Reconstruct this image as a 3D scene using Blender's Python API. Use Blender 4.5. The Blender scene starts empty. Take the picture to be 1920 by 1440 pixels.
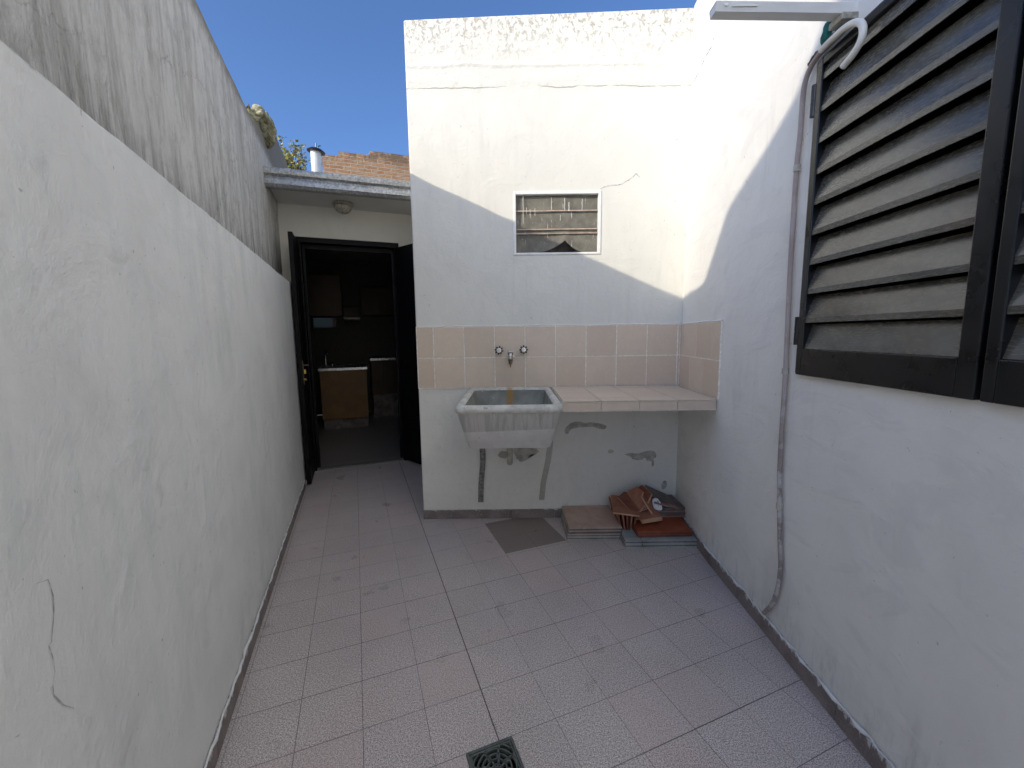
import bpy, bmesh, math, random
from mathutils import Vector, Matrix, noise
random.seed(7)
S = bpy.context.scene
C = S.collection
R_ = math.radians
# ------------------------------------------------------------------ camera, light, exposure
PITCH, ROLL = 0.12184, -0.012766
HC = 1.25
fw = Vector((0, math.cos(PITCH), -math.sin(PITCH)))
up0 = Vector((0, math.sin(PITCH), math.cos(PITCH)))
x0 = Vector((1, 0, 0))
xr = x0 * math.cos(ROLL) + up0 * math.sin(ROLL)
ur = -x0 * math.sin(ROLL) + up0 * math.cos(ROLL)
cd = bpy.data.cameras.new('camera'); cam = bpy.data.objects.new('camera', cd); C.objects.link(cam)
m = Matrix((xr, ur, -fw)).transposed().to_4x4(); m.translation = Vector((0, 0, HC)); cam.matrix_world = m
cd.sensor_width = 36; cd.sensor_fit = 'HORIZONTAL'; cd.lens = 757.479 / 1920 * 36
cd.clip_start = 0.02; cd.clip_end = 3000
S.camera = cam

A = -0.367561                                   # yaw of the left wall / kitchen / floor tiles
e1 = Vector((math.sin(A), math.cos(A), 0)); e2 = Vector((math.cos(A), -math.sin(A), 0))
def W(u, v, z=0.0): return e2 * u + e1 * v + Vector((0, 0, z))

KSUN, MSUN = 0.49, 0.35                         # sun: per metre of u it drops .49 m and runs .35 m along v
sdir = (-e2 - e1 * MSUN + Vector((0, 0, KSUN))).normalized()   # towards the sun
el = math.asin(sdir.z)
ld = bpy.data.lights.new('sun', 'SUN'); lo = bpy.data.objects.new('sun', ld); C.objects.link(lo)
ld.energy = 2.0; ld.angle = R_(0.53); ld.color = (1.0, 0.89, 0.71)
lo.rotation_euler = sdir.to_track_quat('Z', 'Y').to_euler(); lo.location = (0, -3, 8)
w = bpy.data.worlds.new('World'); S.world = w; w.use_nodes = True
nt = w.node_tree; bg = nt.nodes['Background']
sky = nt.nodes.new('ShaderNodeTexSky'); sky.sky_type = 'NISHITA'; sky.sun_disc = False
sky.sun_elevation = el; sky.sun_rotation = math.atan2(sdir.x, sdir.y)
sky.air_density = 0.85; sky.dust_density = 3.8; sky.ozone_density = 7; sky.altitude = 750
nt.links.new(sky.outputs[0], bg.inputs[0]); bg.inputs[1].default_value = 0.15
S.view_settings.view_transform = 'Standard'; S.view_settings.look = 'None'
S.view_settings.gamma = 1; S.view_settings.exposure = 0.80
S.render.engine = 'CYCLES'
S.cycles.max_bounces = 10; S.cycles.diffuse_bounces = 6; S.cycles.glossy_bounces = 4

# ------------------------------------------------------------------ node helper
class G:
    def __init__(s, name, rough=0.8, spec=0.5, metal=0.0):
        s.m = bpy.data.materials.new(name); s.m.use_nodes = True
        s.t = s.m.node_tree; s.n = s.t.nodes; s.l = s.t.links
        s.b = s.n['Principled BSDF']; s.b.inputs['Roughness'].default_value = rough
        s.b.inputs['Specular IOR Level'].default_value = spec; s.b.inputs['Metallic'].default_value = metal
        s._pos = None
    def put(s, sock, v):
        if v is None: return
        if hasattr(v, 'is_linked') or hasattr(v, 'links'): s.l.new(v, sock)
        elif isinstance(v, (tuple, list)) and len(v) == 3 and sock.type == 'RGBA': sock.default_value = (*v, 1)
        else: sock.default_value = v
    def pos(s):
        if s._pos is None: s._pos = s.n.new('ShaderNodeNewGeometry').outputs['Position']
        return s._pos
    def obj(s): return s.n.new('ShaderNodeTexCoord').outputs['Object']
    def math(s, op, a, b=None, c=None, clamp=False):
        n = s.n.new('ShaderNodeMath'); n.operation = op; n.use_clamp = clamp
        for i, v in enumerate((a, b, c)):
            if v is not None: s.put(n.inputs[i], v)
        return n.outputs[0]
    def dot(s, a, v):
        n = s.n.new('ShaderNodeVectorMath'); n.operation = 'DOT_PRODUCT'; s.put(n.inputs[0], a); n.inputs[1].default_value = v
        return n.outputs['Value']
    def vmul(s, a, v):
        n = s.n.new('ShaderNodeVectorMath'); n.operation = 'MULTIPLY'; s.put(n.inputs[0], a); n.inputs[1].default_value = v
        return n.outputs[0]
    def xyz(s, x, y, z):
        n = s.n.new('ShaderNodeCombineXYZ')
        for i, v in enumerate((x, y, z)): s.put(n.inputs[i], v)
        return n.outputs[0]
    def sep(s, a):
        n = s.n.new('ShaderNodeSeparateXYZ'); s.put(n.inputs[0], a); return n.outputs
    def noise(s, vec, scale, detail=4, rough=0.55, dist=0.0):
        n = s.n.new('ShaderNodeTexNoise'); s.put(n.inputs['Vector'], vec); n.inputs['Scale'].default_value = scale
        n.inputs['Detail'].default_value = detail; n.inputs['Roughness'].default_value = rough; n.inputs['Distortion'].default_value = dist
        return n.outputs[0]
    def vor(s, vec, scale, feat='F1'):
        n = s.n.new('ShaderNodeTexVoronoi'); n.feature = feat; s.put(n.inputs['Vector'], vec); n.inputs['Scale'].default_value = scale
        return n.outputs['Distance']
    def white(s, vec):
        n = s.n.new('ShaderNodeTexWhiteNoise'); n.noise_dimensions = '3D'; s.put(n.inputs['Vector'], vec); return n.outputs['Value']
    def ramp(s, v, a, b, lo=0.0, hi=1.0):
        n = s.n.new('ShaderNodeMapRange'); n.interpolation_type = 'SMOOTHSTEP'; s.put(n.inputs[0], v)
        n.inputs[1].default_value = a; n.inputs[2].default_value = b; n.inputs[3].default_value = lo; n.inputs[4].default_value = hi
        return n.outputs[0]
    def mix(s, f, a, b, mode='MIX'):
        n = s.n.new('ShaderNodeMix'); n.data_type = 'RGBA'; n.blend_type = mode
        s.put(n.inputs[0], f); s.put(n.inputs[6], a); s.put(n.inputs[7], b); return n.outputs[2]
    def attr(s, name):
        n = s.n.new('ShaderNodeAttribute'); n.attribute_name = name; return n.outputs['Fac']
    def bump(s, h, strength=0.3, dist=0.01, nrm=None):
        n = s.n.new('ShaderNodeBump'); n.inputs['Strength'].default_value = strength; n.inputs['Distance'].default_value = dist
        s.put(n.inputs['Height'], h)
        if nrm is not None: s.put(n.inputs['Normal'], nrm)
        return n.outputs[0]
    def out(s, col=None, rough=None, nrm=None):
        s.put(s.b.inputs['Base Color'], col); s.put(s.b.inputs['Roughness'], rough); s.put(s.b.inputs['Normal'], nrm)
        return s.m

def plain(name, col, rough=0.6, spec=0.5, metal=0.0, nscale=30, amt=0.12, bump=0.0):
    g = G(name, rough, spec, metal); p = g.obj()
    n = g.noise(p, nscale, 5)
    c = g.mix(g.ramp(n, 0.3, 0.7), tuple(x * (1 - amt) for x in col), tuple(min(1, x * (1 + amt)) for x in col))
    rg = g.ramp(n, 0.2, 0.8, max(0.05, rough - 0.08), min(1, rough + 0.1))
    return g.out(c, rg, g.bump(n, bump, 0.004) if bump else None)

def plaster(name, col, dirt=(0.40, 0.40, 0.37), streak=0.5, fine=0.35, kind=''):
    g = G(name, 0.85, 0.25); p = g.pos(); X, Y, Z = g.sep(p)
    big = g.noise(p, 1.1, 3); mid = g.noise(p, 5, 6, 0.6, 0.6); sm = g.noise(p, 28, 6, 0.65); gr = g.noise(p, 240, 3)
    st = g.noise(g.vmul(p, (7, 7, 0.8)), 1.6, 6, 0.65, 0.3)
    c = g.mix(g.ramp(big, 0.3, 0.7), tuple(x * 0.93 for x in col), col)
    c = g.mix(g.ramp(mid, 0.35, 0.75, 0, 0.5), c, tuple(x * 0.86 for x in col))
    patch = g.ramp(g.noise(p, 1.7, 3), 0.42, 0.66)
    c = g.mix(g.math('MULTIPLY', g.ramp(st, 0.50, 0.74, 0, streak), patch), c, dirt)
    specks = g.math('GREATER_THAN', g.noise(p, 55, 3, 0.5), 0.735)
    c = g.mix(g.math('MULTIPLY', specks, 0.45), c, tuple(x * 0.6 for x in dirt))
    h = g.math('ADD', g.math('MULTIPLY', mid, 1.0), g.math('ADD', g.math('MULTIPLY', sm, 0.30), g.math('MULTIPLY', gr, 0.05)))
    ms = 0.35
    if kind == 'left':
        # faint greenish damp bloom with vertical brush marks, scuffs low down
        u = g.dot(p, tuple(e2)); v = g.dot(p, tuple(e1))
        q = g.xyz(g.math('MULTIPLY', v, 5.0), 0.0, g.math('MULTIPLY', Z, 0.9))
        s2 = g.noise(q, 2.2, 6, 0.7)
        zone = g.ramp(g.noise(p, 1.4, 2), 0.40, 0.60)
        c = g.mix(g.math('MULTIPLY', g.ramp(s2, 0.42, 0.66, 0, 0.40), zone), c, (0.57, 0.63, 0.59))
        c = g.mix(g.math('MULTIPLY', g.ramp(g.noise(p, 9, 7, 0.7, 1.2), 0.56, 0.72, 0, 0.42), g.ramp(g.noise(p, 1.3, 3), 0.42, 0.62)), c, (0.46, 0.46, 0.46))
        dr = g.xyz(g.math('MULTIPLY', v, 14.0), 0.0, g.math('MULTIPLY', Z, 2.6))
        c = g.mix(g.math('MULTIPLY', g.ramp(g.noise(dr, 1.4, 4, 0.6), 0.66, 0.80, 0, 0.3), g.ramp(g.noise(p, 3.1, 2), 0.48, 0.62)), c, (0.40, 0.40, 0.40))
        edge = g.ramp(g.math('ADD', Z, g.math('MULTIPLY', sm, 0.02)), 1.693, 1.701)
        c = g.mix(edge, c, (0.33, 0.32, 0.30))
        blot = g.noise(p, 2.4, 5, 0.6, 0.5)
        c = g.mix(g.ramp(blot, 0.50, 0.68, 0, 0.26), c, (0.60, 0.605, 0.59))
        lumps = g.ramp(g.noise(p, 5.5, 3, 0.5, 0.3), 0.52, 0.80)
        h = g.math('ADD', h, g.math('MULTIPLY', lumps, 0.5)); h = g.math('ADD', h, g.math('MULTIPLY', s2, 0.5))
        ms = 0.62
    if kind == 'upper':
        v = g.dot(p, tuple(e1))
        q = g.xyz(g.math('MULTIPLY', v, 5.5), 0.0, g.math('MULTIPLY', Z, 0.75))
        s2 = g.noise(q, 2.4, 8, 0.72, 0.5)
        s3 = g.noise(g.xyz(g.math('MULTIPLY', v, 13.0), 3.0, g.math('MULTIPLY', Z, 1.6)), 2.0, 6, 0.7)
        c = g.mix(g.ramp(s2, 0.42, 0.66, 0, 0.62), c, (0.36, 0.345, 0.31))
        gt = g.noise(g.vmul(p, (1, 1, 0.7)), 19, 8, 0.75, 0.4); gb = g.noise(p, 3.3, 6, 0.65)
        c = g.mix(g.math('MULTIPLY', g.ramp(gt, 0.46, 0.64, 0, 0.42), g.ramp(gb, 0.36, 0.60, 0.25, 1.0)), c, (0.28, 0.27, 0.245))
        c = g.mix(g.ramp(gt, 0.40, 0.30, 0, 0.5), c, (0.74, 0.73, 0.69))
        low = g.ramp(g.math('ADD', Z, g.math('MULTIPLY', s2, -0.55)), 1.72, 1.42)
        c = g.mix(g.math('MULTIPLY', low, g.ramp(s3, 0.36, 0.60, 0.05, 0.75)), c, (0.20, 0.195, 0.175))
        c = g.mix(g.ramp(s3, 0.60, 0.76, 0, 0.5), c, (0.22, 0.215, 0.195))
        c = g.mix(g.ramp(g.math('ADD', Z, g.math('MULTIPLY', sm, 0.12)), 2.66, 2.76), c, (0.28, 0.26, 0.21))
        ck = g.vor(g.xyz(g.math('ADD', v, g.math('MULTIPLY', mid, 0.35)), 0.0, g.math('ADD', Z, g.math('MULTIPLY', sm, 0.15))), 1.7, 'DISTANCE_TO_EDGE')
        c = g.mix(g.math('MULTIPLY', g.ramp(ck, 0.008, 0.0, 0, 0.5), g.ramp(big, 0.45, 0.6)), c, (0.15, 0.14, 0.13))
        h = g.math('ADD', h, g.math('MULTIPLY', g.ramp(ck, 0.0, 0.01), 0.08)); h = g.math('ADD', h, g.math('MULTIPLY', s3, 1.4)); h = g.math('ADD', h, g.math('MULTIPLY', gt, 0.9))
        ms = 0.8
    if kind == 'block':
        top = g.ramp(g.math('ADD', Z, g.math('MULTIPLY', mid, 0.35)), 3.02, 3.28)
        chip = g.ramp(g.noise(g.vmul(p, (1, 1, 0.75)), 42, 6, 0.7, 0.6), 0.53, 0.60)
        chips = g.math('MULTIPLY', top, chip)
        c = g.mix(g.math('MULTIPLY', chips, 0.75), c, (0.42, 0.37, 0.29))
        rough_zone = g.ramp(Z, 2.70, 2.78)
        wob = g.math('ADD', Z, g.math('ADD', g.math('MULTIPLY', g.noise(p, 3.0, 4), 0.05), g.math('MULTIPLY', sm, 0.012)))
        crack = g.ramp(g.math('ABSOLUTE', g.math('SUBTRACT', wob, 2.765)), 0.006, 0.0)
        crack = g.math('MULTIPLY', crack, g.ramp(g.noise(p, 6, 4), 0.35, 0.5))
        c = g.mix(g.math('MULTIPLY', crack, 0.55), c, (0.32, 0.29, 0.24))
        ridge = g.ramp(g.math('ABSOLUTE', g.math('SUBTRACT', wob, 2.895)), 0.022, 0.0)
        h = g.math('ADD', h, g.math('MULTIPLY', g.math('MULTIPLY', rough_zone, g.noise(p, 13, 7, 0.7)), 1.1))
        h = g.math('SUBTRACT', h, g.math('MULTIPLY', chips, 0.30))
        h = g.math('SUBTRACT', h, g.math('MULTIPLY', crack, 0.5)); h = g.math('ADD', h, g.math('MULTIPLY', ridge, 0.45))
        # patch repainted in a slightly greyer white above the little window
        box = g.math('MULTIPLY', g.ramp(g.math('ADD', X, g.math('MULTIPLY', sm, 0.02)), 0.17, 0.185), g.ramp(X, 0.80, 0.70))
        box = g.math('MULTIPLY', box, g.math('MULTIPLY', g.ramp(Z, 2.14, 2.15), g.ramp(Z, 2.47, 2.42)))
        c = g.mix(g.math('MULTIPLY', box, 0.5), c, tuple(x * 0.91 for x in col))
        low = g.ramp(g.math('ADD', Z, g.math('MULTIPLY', mid, -0.5)), 0.55, 0.0)
        c = g.mix(g.math('MULTIPLY', low, g.ramp(sm, 0.45, 0.7, 0, 0.12)), c, dirt)
        ms = 0.65
    if kind == 'right':
        low = g.ramp(g.math('ADD', Z, g.math('MULTIPLY', st, -0.40)), 0.05, -0.14)
        c = g.mix(g.math('MULTIPLY', low, g.ramp(g.noise(g.vmul(p, (22, 22, 5)), 1.5, 6, 0.7), 0.46, 0.66, 0, 0.45)), c, (0.42, 0.41, 0.39))
        # large trowelled swirls
        sw = g.noise(g.vmul(p, (1.0, 1.0, 2.0)), 2.6, 5, 0.55, 1.6)
        h = g.math('ADD', h, g.math('MULTIPLY', sw, 1.4)); ms = 0.42
        c = g.mix(g.ramp(sw, 0.55, 0.62, 0, 0.16), c, (0.55, 0.55, 0.56))
    h = g.math('SUBTRACT', h, g.math('MULTIPLY', specks, 0.10))
    return g.out(c, None, g.bump(h, ms, 0.012))

M = {}
M['left'] = plaster('white plaster', (0.85, 0.85, 0.82), streak=0.15, kind='left')
M['upper'] = plaster('weathered render', (0.72, 0.71, 0.67), kind='upper')
M['block'] = plaster('cream plaster', (0.745, 0.735, 0.675), streak=0.18, kind='block')
M['right'] = plaster('house plaster', (0.82, 0.81, 0.775), streak=0.2, kind='right')
M['kwall'] = plaster('soft cream plaster', (0.74, 0.72, 0.64), streak=0.2)
M['soffit'] = plaster('soffit paint', (0.70, 0.69, 0.66), streak=0.1)
M['black'] = plain('black enamel', (0.006, 0.0065, 0.008), 0.30, 0.5, nscale=14, amt=0.25)
M['door'] = plain('matt black door paint', (0.004, 0.0042, 0.005), 0.5, 0.15, nscale=10, amt=0.3)
M['dark'] = plain('dark void', (0.006, 0.006, 0.007), 0.8, 0.1)  # near-black colour, stands in for shade inside openings
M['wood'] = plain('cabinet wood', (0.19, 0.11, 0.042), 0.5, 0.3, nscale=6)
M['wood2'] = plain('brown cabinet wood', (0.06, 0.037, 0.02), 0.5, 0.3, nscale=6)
M['steel'] = plain('steel', (0.45, 0.46, 0.46), 0.3, 0.5, 0.9)
M['chrome'] = plain('worn chrome', (0.55, 0.55, 0.53), 0.22, 0.5, 1.0, 90, 0.2)
M['brass'] = plain('brass', (0.50, 0.36, 0.12), 0.35, 0.5, 1.0)
M['oldbrass'] = plain('tarnished brass', (0.16, 0.12, 0.08), 0.5, 0.5, 0.7, 120, 0.4)
M['plastic'] = plain('black plastic', (0.015, 0.014, 0.016), 0.35, 0.5)
M['white'] = plain('white enamel', (0.70, 0.71, 0.70), 0.35, 0.5, nscale=8, amt=0.05)
M['whitepipe'] = plain('white pipe', (0.72, 0.71, 0.66), 0.5, 0.4, nscale=20, amt=0.08)
M['green'] = plain('green cloth', (0.015, 0.10, 0.085), 0.8, 0.2, nscale=60, amt=0.4, bump=0.5)
M['cement'] = plain('bare cement', (0.42, 0.40, 0.35), 0.9, 0.2, nscale=22, amt=0.25, bump=0.6)
M['cementdark'] = plain('stained cement', (0.19, 0.185, 0.17), 0.9, 0.2, nscale=45, amt=0.5, bump=0.8)
M['crack'] = plain('crack', (0.50, 0.50, 0.50), 0.9, 0.1, nscale=60, amt=0.4)
M['whitepaint'] = plain('white paint', (0.78, 0.78, 0.76), 0.7, 0.3, nscale=40, amt=0.05, bump=0.4)
M['grate'] = plain('grey plastic', (0.10, 0.115, 0.105), 0.45, 0.4, nscale=60, amt=0.3)
M['roofing'] = plain('roof screed', (0.28, 0.26, 0.24), 0.9, 0.2, nscale=5, bump=0.4)
M['glass'] = plain('dusty lamp glass', (0.42, 0.40, 0.33), 0.25, 0.5, nscale=40, amt=0.2)
M['oldmetal'] = plain('aged cast metal', (0.34, 0.32, 0.27), 0.5, 0.4, 0.3, 60, 0.3)

def mat_floor():
    g = G('speckled floor tile', 0.4, 0.5); p = g.pos()
    u = g.dot(p, tuple(e2)); v = g.dot(p, tuple(e1)); T = 0.1965
    wob = g.noise(p, 40, 2)
    iu = g.math('ADD', g.math('DIVIDE', g.math('SUBTRACT', u, 0.348), T), 100.0)
    iv = g.math('ADD', g.math('DIVIDE', g.math('SUBTRACT', v, 1.055), T), 100.0)
    cu = g.math('FLOOR', iu); cv = g.math('FLOOR', iv)
    du = g.math('ABSOLUTE', g.math('SUBTRACT', iu, g.math('ROUND', iu))); dv = g.math('ABSOLUTE', g.math('SUBTRACT', iv, g.math('ROUND', iv)))
    ru = g.math('ROUND', iu); rv = g.math('ROUND', iv)
    heavy = g.math('COMPARE', ru, 100.0, 0.2)
    wu = g.math('ADD', g.math('MULTIPLY', g.white(g.xyz(ru, 0.0, 1.0)), 0.003), g.math('ADD', 0.0045, g.math('MULTIPLY', heavy, 0.007)))
    wv = g.math('ADD', g.math('MULTIPLY', g.white(g.xyz(0.0, rv, 2.0)), 0.005), 0.0050)
    def line(d, wd):
        a = g.math('DIVIDE', d, wd); return g.ramp(a, 1.0, 0.55)
    su = g.math('ADD', g.math('MULTIPLY', g.white(g.xyz(ru, 0.0, 5.0)), 0.25), g.ramp(g.noise(p, 2.3, 3), 0.35, 0.65, 0.45, 0.85))
    su = g.math('MAXIMUM', su, heavy)
    sv = g.math('ADD', g.math('MULTIPLY', g.white(g.xyz(0.0, rv, 6.0)), 0.35), g.ramp(g.noise(p, 1.9, 3), 0.35, 0.65, 0.45, 0.85))
    ju = g.math('MULTIPLY', line(du, wu), su); jv = g.math('MULTIPLY', line(dv, wv), sv)
    j = g.math('MAXIMUM', ju, jv)
    rnd = g.white(g.xyz(cu, cv, 9.0)); rnd2 = g.white(g.xyz(cu, cv, 12.0))
    c = g.mix(rnd, (0.52, 0.465, 0.435), (0.555, 0.495, 0.465))
    c = g.mix(g.ramp(g.noise(p, 3.0, 3), 0.5, 0.68, 0, 0.5), c, (0.55, 0.44, 0.405))
    c = g.mix(g.ramp(g.noise(p, 1.6, 4), 0.42, 0.68, 0, 0.5), c, (0.42, 0.375, 0.355))
    c = g.mix(g.ramp(g.noise(p, 9, 7, 0.7, 0.3), 0.45, 0.80, 0, 0.22), c, (0.34, 0.30, 0.28))
    # replaced, darker brown tiles in front of the wall
    m1 = g.math('MULTIPLY', g.math('GREATER_THAN', u, 0.741), g.math('LESS_THAN', u, 1.134))
    m2 = g.math('MULTIPLY', g.math('GREATER_THAN', v, 2.058), g.math('LESS_THAN', v, 2.46))
    mp = g.math('MULTIPLY', m1, m2)
    c = g.mix(mp, c, (0.25, 0.205, 0.185))
    # terrazzo salt and pepper
    s1 = g.noise(p, 300, 2, 0.6); s2 = g.noise(p, 150, 2, 0.6)
    sp = g.math('ADD', g.ramp(s1, 0.32, 0.68, 0.55, 1.45), g.ramp(s2, 0.30, 0.70, -0.22, 0.22))
    spc = g.mix(1.0, c, g.xyz(sp, sp, sp), 'MULTIPLY')
    c = g.mix(g.math('MULTIPLY', g.math('SUBTRACT', 1.0, g.math('MULTIPLY', mp, 0.6)), 0.9), c, spc)
    # dirt and paint droplets
    c = g.mix(g.math('MULTIPLY', g.math('GREATER_THAN', g.noise(p, 110, 2), 0.80), 0.5), c, (0.10, 0.085, 0.08))
    c = g.mix(g.math('MULTIPLY', g.math('GREATER_THAN', g.noise(g.vmul(p, (1.1, 1.1, 1)), 33, 2), 0.79), 0.8), c, (0.75, 0.75, 0.72))
    c = g.mix(g.math('MULTIPLY', g.math('MULTIPLY', g.math('GREATER_THAN', rnd2, 0.74), g.math('SUBTRACT', 1.0, mp)), 0.22), c, (0.60, 0.46, 0.43))
    c = g.mix(j, c, (0.085, 0.068, 0.062))
    h = g.math('ADD', g.math('MULTIPLY', g.math('SUBTRACT', 1.0, j), 1.0), g.math('MULTIPLY', s1, 0.02))
    tilt = g.math('ADD', g.math('MULTIPLY', g.math('SUBTRACT', iu, cu), g.math('SUBTRACT', rnd, 0.5)), g.math('MULTIPLY', g.math('SUBTRACT', iv, cv), g.math('SUBTRACT', rnd2, 0.5)))
    h = g.math('ADD', h, g.math('MULTIPLY', tilt, 0.35))
    r = g.ramp(g.noise(p, 5, 5), 0.3, 0.7, 0.27, 0.42)
    return g.out(c, r, g.bump(h, 0.5, 0.0016))
M['floor'] = mat_floor()

def mat_skirt():
    g = G('skirting tile', 0.5, 0.4); p = g.pos(); X, Y, Z = g.sep(p)
    c = g.mix(g.ramp(g.noise(p, 9, 5), 0.35, 0.65), (0.175, 0.145, 0.135), (0.25, 0.215, 0.20))
    c = g.mix(g.ramp(g.noise(p, 130, 2), 0.5, 0.7, 0, 0.4), c, (0.33, 0.29, 0.27))
    v = g.math('ADD', g.math('MULTIPLY', Y, 1.0), g.math('MULTIPLY', X, 0.35))
    dr = g.noise(g.xyz(g.math('MULTIPLY', v, 22.0), 0.0, g.math('MULTIPLY', Z, 5.0)), 2.5, 5, 0.7)
    edge = g.ramp(g.math('ADD', Z, g.math('MULTIPLY', g.math('SUBTRACT', dr, 0.5), 0.12)), 0.062, 0.070)
    c = g.mix(g.math('MULTIPLY', edge, 0.9), c, (0.62, 0.62, 0.60))
    c = g.mix(g.math('MULTIPLY', g.math('GREATER_THAN', g.noise(p, 60, 3), 0.70), 0.7), c, (0.66, 0.66, 0.64))
    return g.out(c, None, g.bump(dr, 0.4, 0.004))
M['skirt'] = mat_skirt()

def mat_walltile():
    g = G('pink beige wall tile', 0.32, 0.5); p = g.pos()
    r = g.attr('var')
    n = g.noise(p, 16, 5, 0.6, 0.0)
    c = g.mix(r, (0.62, 0.505, 0.395), (0.69, 0.575, 0.455))
    c = g.mix(g.ramp(n, 0.34, 0.68, 0, 0.38), c, (0.585, 0.495, 0.40))
    c = g.mix(g.ramp(g.noise(p, 60, 4), 0.52, 0.68, 0, 0.22), c, (0.76, 0.67, 0.56))
    return g.out(c, 0.30)
M['walltile'] = mat_walltile()
M['grout'] = plain('pale grout', (0.86, 0.82, 0.75), 0.9, 0.2, nscale=60, amt=0.15)

def mat_sink():
    g = G('cast cement trough', 0.6, 0.35); p = g.pos(); X, Y, Z = g.sep(p)
    n = g.noise(p, 12, 6, 0.6); f = g.noise(p, 90, 4)
    wsh = g.mix(g.ramp(n, 0.3, 0.7), (0.60, 0.59, 0.56), (0.70, 0.69, 0.67))
    dr = g.noise(g.xyz(g.math('MULTIPLY', X, 26.0), Y, g.math('MULTIPLY', Z, 3.0)), 1.6, 5, 0.65, 0.4)
    grey = g.mix(g.ramp(dr, 0.44, 0.60), (0.54, 0.53, 0.50), (0.42, 0.415, 0.39))
    upz = g.ramp(g.math('ADD', Z, g.math('MULTIPLY', X, -0.03)), 0.762, 0.768)
    c = g.mix(upz, wsh, grey)
    c = g.mix(g.ramp(f, 0.62, 0.72, 0, 0.5), c, (0.28, 0.27, 0.24))
    return g.out(c, None, g.bump(g.math('ADD', f, n), 0.3, 0.004))
M['sink'] = mat_sink()
def mat_sinkin():
    g = G('worn trough inside', 0.6, 0.35); p = g.pos(); X, Y, Z = g.sep(p)
    n = g.noise(p, 9, 6, 0.6)
    c = g.mix(g.ramp(n, 0.35, 0.65), (0.20, 0.21, 0.185), (0.30, 0.31, 0.275))
    rust = g.math('MULTIPLY', g.ramp(g.math('ABSOLUTE', g.math('ADD', X, g.math('MULTIPLY', n, 0.03))), 0.030, 0.010), g.ramp(Y, 2.45, 2.56))
    c = g.mix(g.math('MULTIPLY', rust, 0.85), c, (0.36, 0.20, 0.06))
    c = g.mix(g.math('MULTIPLY', g.math('GREATER_THAN', g.noise(p, 48, 2), 0.74), 0.8), c, (0.7, 0.7, 0.66))
    return g.out(c, None, g.bump(n, 0.3, 0.004))
M['sinkin'] = mat_sinkin()
def mat_rim():
    g = G('worn trough rim', 0.6, 0.35); p = g.pos(); X, Y, Z = g.sep(p)
    n = g.noise(p, 14, 6, 0.6)
    c = g.mix(g.ramp(n, 0.35, 0.6), (0.68, 0.67, 0.61), (0.52, 0.51, 0.45))
    c = g.mix(g.ramp(g.noise(p, 45, 5, 0.7), 0.56, 0.68, 0, 0.7), c, (0.24, 0.23, 0.20))
    rust = g.math('MULTIPLY', g.ramp(g.math('ABSOLUTE', g.math('ADD', X, g.math('MULTIPLY', n, 0.03))), 0.030, 0.010), g.ramp(Y, 2.45, 2.56))
    c = g.mix(g.math('MULTIPLY', rust, 0.8), c, (0.42, 0.27, 0.10))
    return g.out(c, None, g.bump(n, 0.5, 0.005))
M['rim'] = mat_rim()

def mat_slat():
    g = G('black louvre paint with painted reflections', 0.42, 1.0); p = g.pos()
    n = g.noise(g.vmul(p, (1, 1, 4)), 5, 4, 0.5, 0.2); f = g.noise(g.vmul(p, (4, 4, 20)), 12, 5)
    c = g.mix(g.ramp(n, 0.3, 0.7), (0.055, 0.053, 0.045), (0.115, 0.108, 0.085))  # grey-brown base paints in the reflections seen on glossy black slats
    c = g.mix(g.ramp(g.noise(p, 4.5, 5), 0.58, 0.72, 0, 0.5), c, (0.12, 0.085, 0.055))
    return g.out(c, g.ramp(f, 0.3, 0.7, 0.22, 0.30), g.bump(f, 0.02, 0.001))
M['slat'] = mat_slat()

def mat_galv():
    g = G('galvanised sheet', 0.38, 0.5, 0.75); p = g.pos()
    n = g.n.new('ShaderNodeTexVoronoi'); g.put(n.inputs['Vector'], p); n.inputs['Scale'].default_value = 75
    sp = g.white(n.outputs['Position'])
    c = g.mix(sp, (0.27, 0.275, 0.27), (0.52, 0.53, 0.52))
    c = g.mix(g.ramp(g.noise(p, 6, 5), 0.4, 0.7, 0, 0.4), c, (0.22, 0.225, 0.22))
    return g.out(c, g.ramp(sp, 0, 1, 0.3, 0.5), None)
M['galv'] = mat_galv()
def mat_frost():
    g = G('dimming translucent pane', 0.6, 0.3); g.b.inputs['Base Color'].default_value = (0.05, 0.055, 0.06, 1); g.b.inputs['Alpha'].default_value = 0.82  # dark half-clear sheet, added to dim light through the kitchen window
    return g.m
M['frost'] = mat_frost()

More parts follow.
